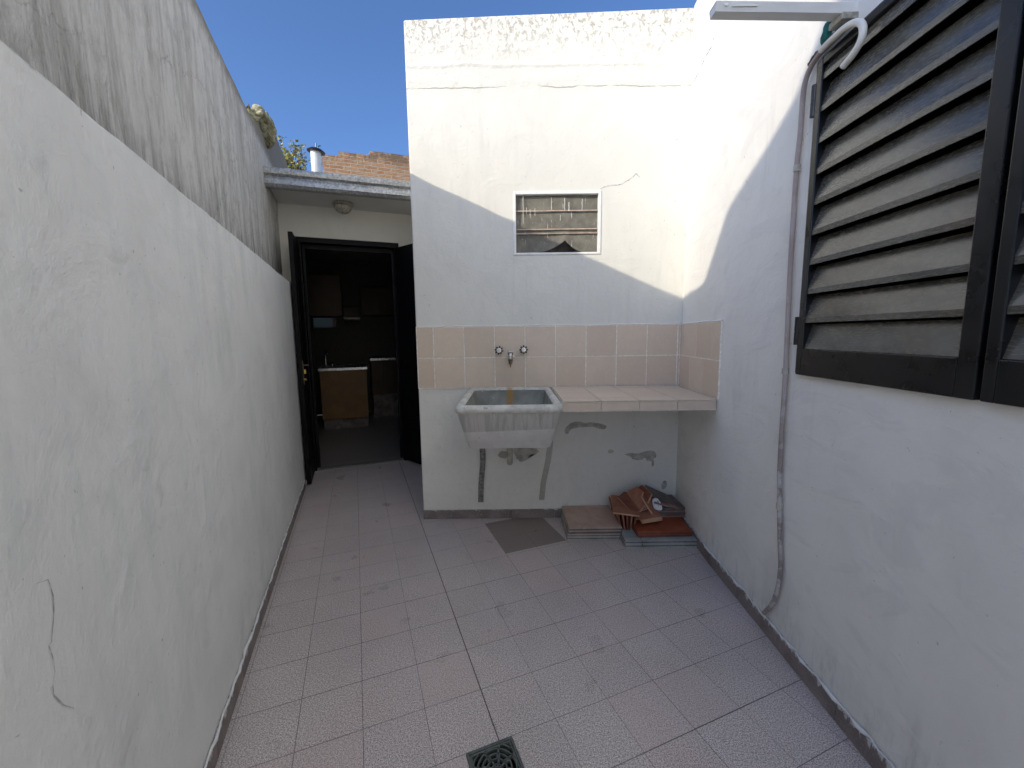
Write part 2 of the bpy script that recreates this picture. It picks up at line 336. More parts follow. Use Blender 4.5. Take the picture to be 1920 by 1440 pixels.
def mat_brick():
    g = G('old brick', 0.9, 0.2); p = g.pos()
    u = g.dot(p, tuple(e2)); X, Y, Z = g.sep(p)
    q = g.xyz(g.math('ADD', u, g.math('MULTIPLY', g.noise(p, 6, 3), 0.03)), g.math('ADD', Z, g.math('MULTIPLY', g.noise(p, 5, 3), 0.025)), 0.0)
    b = g.n.new('ShaderNodeTexBrick'); g.put(b.inputs['Vector'], q); b.inputs['Scale'].default_value = 1
    b.inputs['Brick Width'].default_value = 0.215; b.inputs['Row Height'].default_value = 0.056; b.inputs['Mortar Size'].default_value = 0.010
    b.inputs['Mortar Smooth'].default_value = 0.3
    b.inputs['Color1'].default_value = (0.43, 0.20, 0.09, 1); b.inputs['Color2'].default_value = (0.50, 0.30, 0.15, 1); b.inputs['Mortar'].default_value = (0.50, 0.40, 0.30, 1)
    c = g.mix(g.ramp(g.noise(p, 8, 5), 0.45, 0.65, 0, 0.6), b.outputs[0], (0.50, 0.36, 0.24))
    soot = g.math('MULTIPLY', g.ramp(g.noise(p, 5, 5, 0.7), 0.42, 0.58), g.ramp(Z, 4.0, 4.3))
    c = g.mix(g.math('MULTIPLY', soot, 0.75), c, (0.14, 0.10, 0.07))
    return g.out(c, None, g.bump(g.math('SUBTRACT', g.noise(p, 30, 4), b.outputs[1]), 0.8, 0.02))
M['brick'] = mat_brick()

def mat_tile(name, a, b, rough=0.7, sc=9):
    g = G(name, rough, 0.35); p = g.pos()
    n = g.noise(p, sc, 6, 0.65, 0.6)
    c = g.mix(g.ramp(n, 0.35, 0.65), a, b)
    c = g.mix(g.ramp(g.noise(p, 70, 4), 0.58, 0.70, 0, 0.35), c, tuple(x * 0.6 for x in a))
    c = g.mix(g.math('MULTIPLY', g.math('GREATER_THAN', g.noise(p, 62, 2), 0.76), 0.7), c, (0.7, 0.68, 0.62))
    return g.out(c, None, g.bump(n, 0.25, 0.003))
M['t_beige'] = mat_tile('beige clay tile', (0.46, 0.33, 0.255), (0.54, 0.40, 0.31))
M['t_brown'] = mat_tile('brown clay tile', (0.26, 0.14, 0.11), (0.36, 0.22, 0.18))
M['t_cream'] = mat_tile('pale cement tile', (0.36, 0.35, 0.30), (0.47, 0.455, 0.40))
M['t_grey'] = mat_tile('blue grey tile', (0.27, 0.30, 0.29), (0.40, 0.425, 0.41), 0.5)
M['t_under'] = mat_tile('dark tile biscuit', (0.10, 0.085, 0.08), (0.22, 0.19, 0.17))
M['t_red'] = mat_tile('red quarry tile', (0.25, 0.055, 0.022), (0.33, 0.09, 0.04), 0.5)
M['t_terra'] = mat_tile('terracotta', (0.27, 0.105, 0.06), (0.35, 0.16, 0.10))
M['t_terra2'] = mat_tile('dark terracotta', (0.17, 0.055, 0.035), (0.26, 0.10, 0.06))
M['t_edge'] = mat_tile('broken clay edge', (0.46, 0.25, 0.155), (0.56, 0.34, 0.22), 0.9)
M['t_dark'] = mat_tile('dark brown tile', (0.105, 0.075, 0.068), (0.16, 0.125, 0.115), 0.5)

def mat_conduit():
    g = G('painted conduit', 0.6, 0.3); p = g.pos(); X, Y, Z = g.sep(p)
    n = g.noise(p, 26, 6, 0.7, 0.5)
    c = g.mix(g.ramp(g.noise(p, 9, 4), 0.35, 0.65), (0.34, 0.275, 0.26), (0.42, 0.37, 0.35))
    low = g.ramp(g.math('ADD', Z, g.math('MULTIPLY', n, 0.3)), 1.35, 0.75)
    c = g.mix(g.math('MULTIPLY', low, g.ramp(n, 0.40, 0.62, 0, 0.8)), c, (0.19, 0.175, 0.16))
    c = g.mix(g.math('MULTIPLY', low, g.ramp(g.noise(p, 21, 5, 0.7), 0.50, 0.60, 0, 0.8)), c, (0.52, 0.51, 0.49))
    return g.out(c, None, g.bump(n, 0.4, 0.003))
M['conduit'] = mat_conduit()
def mat_leaf():
    g = G('leaf', 0.6, 0.3); r = g.attr('var')
    c = g.mix(r, (0.14, 0.17, 0.04), (0.60, 0.52, 0.14))
    g.b.inputs['Transmission Weight'].default_value = 0.0
    return g.out(c)
M['leaf'] = mat_leaf(); M['bark'] = plain('bark', (0.12, 0.08, 0.05), 0.9, 0.1, nscale=30, bump=0.6)
def mat_moss():
    g = G('mossy bundle', 0.9, 0.2); p = g.pos()
    n = g.noise(g.vmul(p, (1, 1, 2)), 12, 6, 0.7, 1.0)
    c = g.mix(g.ramp(n, 0.35, 0.62), (0.20, 0.18, 0.09), (0.58, 0.55, 0.36))
    return g.out(c, None, g.bump(n, 1.0, 0.03))
M['moss'] = mat_moss()
def mat_screen():
    g = G('dusty insect screen', 0.7, 0.3); p = g.pos(); X, Y, Z = g.sep(p)
    n = g.noise(p, 14, 5, 0.7); 
    c = g.mix(g.ramp(n, 0.3, 0.7), (0.125, 0.12, 0.10), (0.20, 0.19, 0.155))
    d = g.noise(g.vmul(p, (60, 60, 6)), 1.3, 4, 0.6)
    c = g.mix(g.math('MULTIPLY', g.ramp(d, 0.66, 0.70), 0.7), c, (0.60, 0.58, 0.52))
    c = g.mix(g.ramp(g.noise(p, 70, 4), 0.6, 0.75, 0, 0.3), c, (0.5, 0.48, 0.42))
    return g.out(c, None, g.bump(n, 0.2, 0.006))
M['screen'] = mat_screen()
M['frameold'] = plain('old window bar', (0.42, 0.33, 0.27), 0.7, 0.3, nscale=30, amt=0.25)
M['ground'] = plain('pale bounce ground', (0.46, 0.44, 0.40), 0.95, 0.1, nscale=3)  # unseen ground, made pale to throw sunlight back onto the walls

# ------------------------------------------------------------------ object helpers
def empty(name, loc, label=None, cat=None, group=None):
    o = bpy.data.objects.new(name, None); C.objects.link(o); o.location = loc; o.empty_display_size = 0.1
    if label: o['label'] = label
    if cat: o['category'] = cat
    if group: o['group'] = group
    return o
def origin(o):
    v = Vector((0, 0, 0))
    while o: v += o.location; o = o.parent
    return v
def part(name, bm, mat, parent=None, label=None, cat=None, group=None, kind=None, smooth=False, bevel=0.0, seg=2, loc=None):
    """bm is in world coordinates"""
    bmesh.ops.recalc_face_normals(bm, faces=bm.faces)
    off = origin(parent) if parent else (Vector(loc) if loc is not None else Vector((0, 0, 0)))
    bmesh.ops.translate(bm, verts=bm.verts, vec=-off)
    me = bpy.data.meshes.new(name); bm.to_mesh(me); bm.free()
    mats = mat if isinstance(mat, list) else [mat]
    for q in mats: me.materials.append(q)
    if smooth:
        for f in me.polygons: f.use_smooth = True
    o = bpy.data.objects.new(name, me); C.objects.link(o)
    if parent: o.parent = parent
    elif loc is not None: o.location = loc
    if label: o['label'] = label
    if cat: o['category'] = cat
    if group: o['group'] = group
    if kind: o['kind'] = kind
    if bevel:
        b = o.modifiers.new('bevel', 'BEVEL'); b.width = bevel; b.segments = seg; b.limit_method = 'ANGLE'; b.angle_limit = R_(35)
        b.harden_normals = False
    return o
def copy_tree(o, loc, parent=None):
    c = o.copy(); C.objects.link(c)
    if parent: c.parent = parent
    if loc is not None: c.location = loc
    for ch in [x for x in bpy.data.objects if x.parent == o]: copy_tree(ch, None, c)
    return c

def box(bm, lo, hi, fn=None, mi=0):
    """axis box in (a,b,z); fn maps to world"""
    P = [(x, y, z) for z in (lo[2], hi[2]) for y in (lo[1], hi[1]) for x in (lo[0], hi[0])]
    vs = [bm.verts.new(fn(*q) if fn else q) for q in P]
    fs = [(0, 2, 3, 1), (4, 5, 7, 6), (0, 1, 5, 4), (2, 6, 7, 3), (0, 4, 6, 2), (1, 3, 7, 5)]
    out = []
    for f in fs:
        x = bm.faces.new([vs[i] for i in f]); x.material_index = mi; out.append(x)
    return vs
def B(lo, hi, fn=None):
    bm = bmesh.new(); box(bm, lo, hi, fn); return bm
def tube(bm, pts, r, n=10, cap=True):
    pts = [Vector(p) for p in pts]; rings = []
    rr = r if isinstance(r, (list, tuple)) else [r] * len(pts)
    prev = None
    for i, p in enumerate(pts):
        t = (pts[min(i + 1, len(pts) - 1)] - pts[max(i - 1, 0)]).normalized()
        if prev is None:
            a = t.orthogonal().normalized()
        else:
            a = (prev - t * prev.dot(t)).normalized()
        prev = a; b = t.cross(a)
        rings.append([bm.verts.new(p + (a * math.cos(2 * math.pi * k / n) + b * math.sin(2 * math.pi * k / n)) * rr[i]) for k in range(n)])
    for i in range(len(rings) - 1):
        for k in range(n):
            bm.faces.new((rings[i][k], rings[i][(k + 1) % n], rings[i + 1][(k + 1) % n], rings[i + 1][k]))
    if cap:
        bm.faces.new(rings[0][::-1]); bm.faces.new(rings[-1])
def smoothpath(pts, k=6):
    pts = [Vector(p) for p in pts]; out = []
    for i in range(len(pts) - 1):
        p0 = pts[max(i - 1, 0)]; p1 = pts[i]; p2 = pts[i + 1]; p3 = pts[min(i + 2, len(pts) - 1)]
        for j in range(k):
            t = j / k
            out.append(0.5 * ((2 * p1) + (-p0 + p2) * t + (2 * p0 - 5 * p1 + 4 * p2 - p3) * t * t + (-p0 + 3 * p1 - 3 * p2 + p3) * t ** 3))
    out.append(pts[-1]); return out
def lathe(bm, prof, c, axis, n=20):
    """prof: [(r, h)] along axis from c"""
    axis = Vector(axis).normalized(); a = axis.orthogonal().normalized(); b = axis.cross(a); c = Vector(c)
    rings = [[bm.verts.new(c + axis * h + (a * math.cos(2 * math.pi * k / n) + b * math.sin(2 * math.pi * k / n)) * max(r, 1e-4)) for k in range(n)] for r, h in prof]
    for i in range(len(rings) - 1):
        for k in range(n): bm.faces.new((rings[i][k], rings[i][(k + 1) % n], rings[i + 1][(k + 1) % n], rings[i + 1][k]))
    bm.faces.new(rings[0][::-1]); bm.faces.new(rings[-1])
def prism(bm, poly, d, fn):
    """poly [(a,b)], extruded from 0 to d; fn(a,b,t)->world"""
    n = len(poly)
    v0 = [bm.verts.new(fn(a, b, 0)) for a, b in poly]; v1 = [bm.verts.new(fn(a, b, d)) for a, b in poly]
    bm.faces.new(v0); bm.faces.new(v1[::-1])
    for i in range(n): bm.faces.new((v0[i], v1[i], v1[(i + 1) % n], v0[(i + 1) % n]))
def sheet_wall(path, zs, holes, thick, sub=0.0, wob=0.0, top=None):
    """wall following path [(x,y)], z levels, holes {(i,j)}; thickness is applied along `thick` vectors (one per path point).
    top(i)->z of the uppermost level."""
    bm = bmesh.new(); n = len(path); mz = len(zs)
    def zz(i, j): return top[i] if (top and j == mz - 1) else zs[j]
    F = [[bm.verts.new((path[i][0], path[i][1], zz(i, j))) for j in range(mz)] for i in range(n)]
    K = [[bm.verts.new((path[i][0] + thick[i][0], path[i][1] + thick[i][1], zz(i, j))) for j in range(mz)] for i in range(n)]
    solid = lambda i, j: 0 <= i < n - 1 and 0 <= j < mz - 1 and (i, j) not in holes
    for i in range(n - 1):
        for j in range(mz - 1):
            if not solid(i, j): continue
            bm.faces.new((F[i][j], F[i + 1][j], F[i + 1][j + 1], F[i][j + 1]))
            bm.faces.new((K[i][j], K[i][j + 1], K[i + 1][j + 1], K[i + 1][j]))
            if not solid(i - 1, j): bm.faces.new((F[i][j], F[i][j + 1], K[i][j + 1], K[i][j]))
            if not solid(i + 1, j): bm.faces.new((F[i + 1][j], K[i + 1][j], K[i + 1][j + 1], F[i + 1][j + 1]))
            if not solid(i, j - 1): bm.faces.new((F[i][j], K[i][j], K[i + 1][j], F[i + 1][j]))
            if not solid(i, j + 1): bm.faces.new((F[i][j + 1], F[i + 1][j + 1], K[i + 1][j + 1], K[i][j + 1]))
    return bm
def blob(pts, rough=0.012, k=8, seed=0):
    """closed jagged outline through pts (2D)"""
    n = len(pts); out = []; rd = random.Random(seed)
    P = [Vector((a, b, 0)) for a, b in pts]
    for i in range(n):
        p0, p1, p2, p3 = P[i - 1], P[i], P[(i + 1) % n], P[(i + 2) % n]
        for j in range(k):
            t = j / k
            q = 0.5 * ((2 * p1) + (-p0 + p2) * t + (2 * p0 - 5 * p1 + 4 * p2 - p3) * t * t + (-p0 + 3 * p1 - 3 * p2 + p3) * t ** 3)
            out.append((q.x + rough * (0.45 * noise.noise(Vector((q.x * 80, q.y * 80, seed))) + 0.25 * noise.noise(Vector((q.x * 240, q.y * 240, seed)))), q.y + rough * (0.45 * noise.noise(Vector((q.x * 80, q.y * 80, seed + 9))) + 0.25 * noise.noise(Vector((q.x * 240, q.y * 240, seed + 9))))))
    return out

# ------------------------------------------------------------------ ground and floor
bm = bmesh.new()
s = 600
vs = [bm.verts.new((x, y, -0.25)) for x, y in ((-s, -s), (s, -s), (s, s), (-s, s))]; bm.faces.new(vs)
part('ground', bm, M['ground'], kind='structure')
DU0, DU1, DV0, DV1 = 0.241, 0.391, 0.905, 1.055      # drain opening
bm = bmesh.new()
us = [-0.46, DU0, DU1, 3.4]; vv = [-4.5, DV0, DV1, 4.13]
gv = [[bm.verts.new(W(u, v, 0)) for v in vv] for u in us]
for i in range(3):
    for j in range(3):
        if (i, j) != (1, 1): bm.faces.new((gv[i][j], gv[i + 1][j], gv[i + 1][j + 1], gv[i][j + 1]))
part('patio_floor', bm, M['floor'], kind='structure')
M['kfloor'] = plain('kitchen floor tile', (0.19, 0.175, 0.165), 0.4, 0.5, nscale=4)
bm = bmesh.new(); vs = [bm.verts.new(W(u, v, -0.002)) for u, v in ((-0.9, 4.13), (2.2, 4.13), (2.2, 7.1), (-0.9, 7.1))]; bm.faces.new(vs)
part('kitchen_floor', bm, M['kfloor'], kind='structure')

# ------------------------------------------------------------------ left boundary wall
lw = empty('boundary_wall', W(-0.55, 2, 0), 'tall boundary wall on the left, white below and weathered grey render above', 'wall')
def vwall(u, vlist, zlist, th, holes=(), top=None):
    path = [tuple(W(u, v))[:2] for v in vlist]; t = [tuple(-e2 * th)[:2]] * len(vlist)
    return sheet_wall(path, zlist, set(holes), t, top=top)
# white lower render, slightly uneven top
rd = random.Random(3)
vl = [-1.4 + 0.12 * i for i in range(int((4.09 + 1.4) / 0.12) + 1)] + [4.09]
part('lower_render', vwall(-0.46, vl, [0, 1.69], 0.10, top=[1.69 + rd.uniform(-0.004, 0.004) for _ in vl]), M['left'], lw, label='white painted lower render standing proud', bevel=0.006)
vl = [-0.8 + 0.09 * i for i in range(int((5.1 + 0.8) / 0.09) + 1)] + [5.1]
def topz(v):
    if v < 3.35: z = 2.715
    elif v < 4.05: z = 2.715 + (v - 3.35) / 0.7 * 0.34
    else: z = 3.07
    return z + noise.noise(Vector((v * 3, 0, 0))) * 0.022 + rd.uniform(-0.005, 0.005)
part('upper_render', vwall(-0.56, vl, [0, topz(0)], 0.22, top=[topz(v) for v in vl]), M['upper'], lw, label='weathered grey upper render with mould streaks', bevel=0.02)
bm = bmesh.new(); v = -1.38
while v < 3.66:
    L = 0.30; box(bm, (-0.4595, v, 0.001), (-0.4505, min(v + L - 0.002, 3.66), 0.066 + rd.uniform(-0.002, 0.002)), W); v += L
part('skirting', bm, M['skirt'], lw, bevel=0.0015)
# white paint bead running over the skirting top
bm = bmesh.new(); pts = []
v = -1.0
while v < 3.66: pts.append(W(-0.4515 + rd.uniform(-0.003, 0.002), v, 0.069 + rd.uniform(-0.004, 0.005))); v += 0.03
tube(bm, pts, [rd.choice((0.002, 0.004, 0.005, 0.0055, 0.003)) for _ in pts], 6)
part('paint_bead', bm, M['whitepaint'], lw, smooth=True)
# crack in the white render
bm = bmesh.new()
cr = [(0.774, 0.894), (0.798, 0.886), (0.801, 0.870), (0.803, 0.854), (0.799, 0.83), (0.785, 0.791), (0.779, 0.79), (0.784, 0.76), (0.782, 0.743), (0.774, 0.727), (0.773, 0.711), (0.788, 0.681), (0.808, 0.656)]
for i in range(len(cr) - 1):
    (a0, b0), (a1, b1) = cr[i], cr[i + 1]
    wd = (0.0004, 0.0006, 0.0011, 0.0012, 0.0007, 0.0004, 0.0012, 0.0006, 0.0003, 0.0008, 0.0013, 0.0007, 0.0005)[min(i, 12)]
    d = Vector((a1 - a0, b1 - b0)).normalized(); nx = (-d.y * wd, d.x * wd)
    q = [(a0 - nx[0], b0 - nx[1]), (a1 - nx[0], b1 - nx[1]), (a1 + nx[0], b1 + nx[1]), (a0 + nx[0], b0 + nx[1])]
    bm.faces.new([bm.verts.new(W(-0.4592, a, b)) for a, b in q])
part('crack', bm, M['crack'], lw)
def blisters(bm, fn, spots):
    for (a, b, r1, r2) in spots:
        seg = 14
        c = bm.verts.new(fn(a, b, 0.0035)); ring = [bm.verts.new(fn(a + math.cos(t) * r1 * rd.uniform(.8, 1.15), b + math.sin(t) * r2 * rd.uniform(.8, 1.15), 0.0)) for t in [2 * math.pi * k / seg for k in range(seg)]]
        for k in range(seg): bm.faces.new((c, ring[k], ring[(k + 1) % seg]))

# mossy curved bundle on top of the wall
bm = bmesh.new()
bmesh.ops.create_icosphere(bm, subdivisions=4, radius=1)
for vtx in bm.verts:
    p = vtx.co.copy(); f = 1 + 0.22 * noise.noise(p * 2.1) + 0.10 * noise.noise(p * 5.5)
    q = p * f
    z = 2.83 + q.z * 0.105 + 0.05 * q.y
    if q.z < 0: z = 2.83 + q.z * 0.07 - 0.03 * math.sin(q.y * 5)
    vtx.co = W(-0.57 + q.x * 0.085, 3.72 + q.y * 0.30, z + 0.02 * math.sin(q.y * 9 + q.x * 3))
part('mossy_bundle', bm, M['moss'], None, 'lumpy yellow green mossy bundle lying on top of the left wall beside the gutter', 'bundle', smooth=True, loc=W(-0.57, 3.72, 2.75))

# ------------------------------------------------------------------ white block (wash house) with the sink wall
bk = empty('washroom_block', (0.24, 2.75, 0), 'white plastered flat topped block straight ahead behind the laundry sink', 'building')
YB = 2.648
xs = [-0.620, 0.028, 0.565, 1.108, 1.32]
zs = [0, 1.757, 2.128, 3.13]
bmw = sheet_wall([(x, YB) for x in xs], zs, {(1, 1)}, [(0, 0.16)] * len(xs), top=[3.118, 3.137, 3.150, 3.166, 3.17])
# side and rear of the block
box(bmw, (-0.620, YB + 0.16, 0), (-0.46, 4.6, 3.115)); box(bmw, (1.16, YB + 0.16, 0), (1.32, 4.6, 3.16)); box(bmw, (-0.46, 4.44, 0), (1.16, 4.6, 3.13))
box(bmw, (-0.46, YB + 0.16, 2.8), (1.16, 4.44, 2.95))
part('wall', bmw, M['block'], bk, bevel=0.012, seg=3)
bm = bmesh.new()
x = -0.618
while x < 1.10:
    box(bm, (x, YB - 0.011, 0.001), (min(x + 0.298, 1.098), YB - 0.0005, 0.062)); x += 0.30
part('skirting', bm, M['skirt'], bk, bevel=0.0015)
# small window
bm = bmesh.new()
f0, f1, g0, g1 = 0.020, 0.573, 1.750, 2.136
for lo, hi in (((f0, YB - 0.006, g0), (f0 + 0.018, YB + 0.03, g1)), ((f1 - 0.018, YB - 0.006, g0), (f1, YB + 0.03, g1)), ((f0 + 0.018, YB - 0.006, g1 - 0.020), (f1 - 0.018, YB + 0.03, g1)), ((f0 + 0.018, YB - 0.005, g0), (f1 - 0.018, YB + 0.03, g0 + 0.014))):
    box(bm, lo, hi)
wn = part('window', bm, M['whitepaint'], bk, bevel=0.003)
# dusty screen, sagging and lifted at the bottom middle
bm = bmesh.new(); NX, NZ = 40, 26; grid = []
for i in range(NX + 1):
    col = []
    for j in range(NZ + 1):
        a = i / NX; b = j / NZ
        lift = max(0.0, 1 - abs(a - 0.60) / (0.42 if a < 0.6 else 0.30)); lift = lift ** 2.2 * 0.075
        zlow = g0 + 0.014 + lift; z = zlow + (g1 - 0.020 - 0.004 * math.sin(a * 3.14) - zlow) * b
        y = YB + 0.022 + 0.006 * noise.noise(Vector((a * 4, b * 3, 2))) - lift * 0.12 * (1 - b)
        col.append(bm.verts.new((f0 + 0.018 + a * (f1 - f0 - 0.036), y, z)))
    grid.append(col)
for i in range(NX):
    for j in range(NZ): bm.faces.new((grid[i][j], grid[i + 1][j], grid[i + 1][j + 1], grid[i][j + 1]))
part('insect_screen', bm, M['screen'], wn, smooth=True)
bm = bmesh.new()
for z, t in ((2.017, 0.007), (1.905, 0.007), (1.880, 0.006)):
    box(bm, (f0 + 0.019, YB + 0.008, z), (f1 - 0.019, YB + 0.014, z + t))
part('glazing_bar', bm, M['frameold'], wn)
bm = bmesh.new()
for (dx, za, zb_, wd) in ((0.084, 1.945, 2.116, .0016), (0.105, 2.00, 2.04, .0014), (0.128, 1.975, 2.03, .001), (0.158, 1.99, 2.035, .0012), (0.262, 2.02, 2.10, .0014), (0.318, 1.96, 1.995, .001), (0.345, 2.02, 2.095, .0015), (0.372, 2.015, 2.07, .0022), (0.335, 2.03, 2.06, .001), (0.455, 2.02, 2.09, .0012)):
    pp = [(dx + 0.0008 * math.sin(q * 2.1 + dx * 90), YB + 0.0075, za + (zb_ - za) * q / 6) for q in range(7)]
    bm = bmesh.new(); tube(bm, pp, [wd * random.uniform(0.6, 1.3) for _ in pp], 6)
    part('paint_drip', bm, M['whitepaint'], wn, smooth=True)
def hairline(pts, par, wd):
    bm = bmesh.new(); P3 = [Vector(p) for p in pts]
    q = []
    for a_, b_ in zip(P3, P3[1:]):
        for k in range(6): q.append(a_.lerp(b_, k / 6) + Vector((0, 0, random.uniform(-.0025, .0025))))
    q.append(P3[-1]); tube(bm, q, [wd * random.uniform(0.3, 1.2) for _ in q], 5)
    return part('crack', bm, M['crack'], par)
hairline([(1.1045, 2.61, 2.725), (1.0985, 2.514, 2.738), (1.0915, 2.439, 2.760), (1.0855, 2.353, 2.758), (1.0835, 2.328, 2.785)], bk, 0.003)
hairline([(0.566, 2.6475, 2.145), (0.602, 2.6475, 2.162), (0.697, 2.6475, 2.172), (0.741, 2.6475, 2.195), (0.789, 2.6475, 2.231), (0.815, 2.6475, 2.210)], bk, 0.0022)
part('backing', B((0.03, YB + 0.10, 1.75), (0.565, YB + 0.11, 2.13)), M['t_under'], wn)  # dark sheet in place of the unlit space behind the screen
# bare cement patches
def wallpatch(pts, seed, mat='cement', rough=0.010, d=0.0012):
    bm = bmesh.new(); pl = blob(pts, rough, 12, seed)
    f = bm.faces.new([bm.verts.new((a, YB - d, b)) for a, b in pl]); bmesh.ops.triangulate(bm, faces=[f])
    return part('peeled_patch', bm, M[mat], bk)
wallpatch([(0.352, 0.590), (0.352, 0.620), (0.385, 0.655), (0.44, 0.668), (0.49, 0.655), (0.52, 0.662), (0.60, 0.648), (0.628, 0.628), (0.60, 0.612), (0.53, 0.632), (0.47, 0.628), (0.42, 0.625), (0.39, 0.612), (0.372, 0.585)], 1)
wallpatch([(0.640, 0.462), (0.652, 0.472), (0.672, 0.470), (0.68, 0.457), (0.664, 0.447), (0.645, 0.45)], 2, rough=0.004)
wallpatch([(0.757, 0.437), (0.79, 0.446), (0.84, 0.442), (0.875, 0.452), (0.93, 0.462), (0.965, 0.445), (0.967, 0.415), (0.95, 0.405), (0.955, 0.365), (0.942, 0.350), (0.935, 0.385), (0.905, 0.395), (0.895, 0.415), (0.87, 0.398), (0.82, 0.400), (0.79, 0.422)], 3)
wallpatch([(1.010, 0.215), (1.02, 0.245), (1.035, 0.25), (1.048, 0.225), (1.035, 0.195), (1.015, 0.190)], 4, rough=0.006)
wallpatch([(0.005, 0.485), (0.02, 0.43), (0.05, 0.395), (0.09, 0.41), (0.12, 0.445), (0.165, 0.455), (0.17, 0.475), (0.11, 0.488), (0.05, 0.492)], 5, rough=0.012)
wallpatch([(-0.10, 0.44), (-0.09, 0.465), (-0.05, 0.47), (-0.03, 0.445), (-0.05, 0.42), (-0.08, 0.425)], 6, 't_cream')
# tiled splashback, wrapping onto the right wall
sb = empty('tiled_splashback', (0.24, YB, 0.905), 'two rows of pinkish beige wall tiles above the sink and counter', 'splashback')
def tiles(bm, cells, fn, gap=0.0058, th=0.0068):
    lay = bm.verts.layers.float.get('var') or bm.verts.layers.float.new('var')
    for (a0, a1, b0, b1) in cells:
        r = random.random()
        vs = box(bm, (a0 + gap / 2, 0, b0 + gap / 2), (a1 - gap / 2, th + random.uniform(-0.0006, 0.0006), b1 - gap / 2), fn)
        for v in vs: v[lay] = r
bm = bmesh.new(); bm.verts.layers.float.new('var')
jx = [-0.616, -0.507] + [-0.507 + 0.1985 * k for k in range(1, 9)] + [1.098]
cells = [(jx[i], jx[i + 1], z0, z1) for i in range(len(jx) - 1) for z0, z1 in ((0.905, 1.104), (1.104, 1.303))]
tiles(bm, cells, lambda a, t, b: Vector((a, YB - 0.001 - t, b)))
part('wall_tiles', bm, M['walltile'], sb, bevel=0.0012)
part('grout', B((-0.618, YB - 0.006, 0.903), (1.100, YB - 0.0006, 1.307)), M['grout'], sb)
# right wall line (x as a function of y)
def XR(y):
    if y > 2.06: return 1.0655 + (y - 2.06) * (1.108 - 1.0655) / 0.588
    return 0.9967 + 0.0334 * y
bm = bmesh.new(); bm.verts.layers.float.new('var')
ja = [2.058, 2.175, 2.375, 2.575, 2.640]; jb = [2.058, 2.265, 2.465, 2.640]
cells = [(jb[i], jb[i + 1], 0.905, 1.104) for i in range(3)] + [(ja[i], ja[i + 1], 1.104, 1.303) for i in range(1, 4)] + [(2.058, 2.175, 1.104, 1.303)]
tiles(bm, cells, lambda a, t, b: Vector((XR(a) - 0.001 - t, a, b)))
part('return_tiles', bm, M['walltile'], sb, bevel=0.0012)
bm = bmesh.new()
prism(bm, [(2.052, 0.903), (2.642, 0.903), (2.642, 1.307), (2.052, 1.307)], 1, lambda a, b, t: Vector((XR(a) - 0.0006 - 0.0055 * t, a, b)))
part('grout', bm, M['grout'], sb)
# ragged white paint line along the tile top
bm = bmesh.new(); pts = [(x_, YB - 0.006, 1.307 + random.uniform(-0.002, 0.002)) for x_ in [-0.615 + 0.02 * k for k in range(86)]]
tube(bm, pts, [random.uniform(0.0025, 0.005) for _ in pts], 6)
pts = [(XR(y_) - 0.006, y_, 1.307 + random.uniform(-0.002, 0.002)) for y_ in [2.05 + 0.02 * k for k in range(30)]]
tube(bm, pts, [random.uniform(0.0025, 0.005) for _ in pts], 6)
part('paint_bead', bm, M['whitepaint'], sb, smooth=True)

# counter
ct = empty('tiled_counter', (0.66, 2.35, 0.84), 'pink tiled counter shelf between the sink and the right wall', 'counter')
CX0, CX1, CY0 = 0.262, 1.060, 2.066
bm = bmesh.new()
prism(bm, [(CX0, CY0 + 0.009), (CX1 + 0.003, CY0 + 0.009), (1.098, 2.636), (CX0, 2.636)], 0.052, lambda a, b, t: Vector((a, b, 0.845 + t)))
part('slab', bm, M['grout'], ct)
bm = bmesh.new(); bm.verts.layers.float.new('var')
cells = []
jx = [CX0, 0.461, 0.660, 0.859, CX1]; jy = [CY0, 2.17, 2.37, 2.57, 2.636]
for i in range(4):
    for j in range(4): cells.append((jx[i], jx[i + 1] + (0.0 if i < 3 else (0.035 * (jy[j] - CY0) / 0.57)), jy[j], jy[j + 1]))
tiles(bm, cells, lambda a, t, b: Vector((a, b, 0.8975 + t)), gap=0.004)
cells = [(jx[i], jx[i + 1], 0.849, 0.8965) for i in range(4)]
tiles(bm, cells, lambda a, t, b: Vector((a, CY0 + 0.009 - t, b)), gap=0.003)
part('counter_tiles', bm, M['walltile'], ct, bevel=0.0015)

# laundry trough
sk = empty('laundry_sink', (-0.015, 2.3, 0.66), 'grey white cement laundry trough mounted on the wall under the tap', 'sink')
def loop(bm, x0_, x1_, y0_, y1_, z, r=0.03, n=5, zf=0.0):
    vs = []
    for (cx_, cy_, a0) in ((x1_ - r, y1_ - r, 0), (x0_ + r, y1_ - r, 90), (x0_ + r, y0_ + r, 180), (x1_ - r, y0_ + r, 270)):
        for k in range(n + 1):
            t = R_(a0 + 90 * k / n)
            vs.append(bm.verts.new((cx_ + r * math.cos(t), cy_ + r * math.sin(t), z)))
    return vs
def skin(bm, loops, close0=False, close1=False, mi=None):
    for q, (a, b) in enumerate(zip(loops, loops[1:])):
        n = len(a)
        for k in range(n):
            f = bm.faces.new((a[k], a[(k + 1) % n], b[(k + 1) % n], b[k]))
            if mi: f.material_index = mi[q]
    if close0: bm.faces.new(loops[0][::-1])
    if close1: bm.faces.new(loops[-1])
SX0, SX1, SY0, SY1 = -0.283, 0.250, 1.935, 2.638
bm = bmesh.new()
ls = [loop(bm, -0.225, 0.196, 2.075, SY1, 0.655, 0.02), loop(bm, -0.234, 0.203, 2.06, SY1, 0.662, 0.03), loop(bm, -0.276, 0.243, 1.962, SY1, 0.862, 0.03)]
skin(bm, ls, close0=True)
body = part('basin', bm, M['sink'], sk, smooth=False)
for f in body.data.polygons: f.use_smooth = len(f.vertices) == 4
bm = bmesh.new()
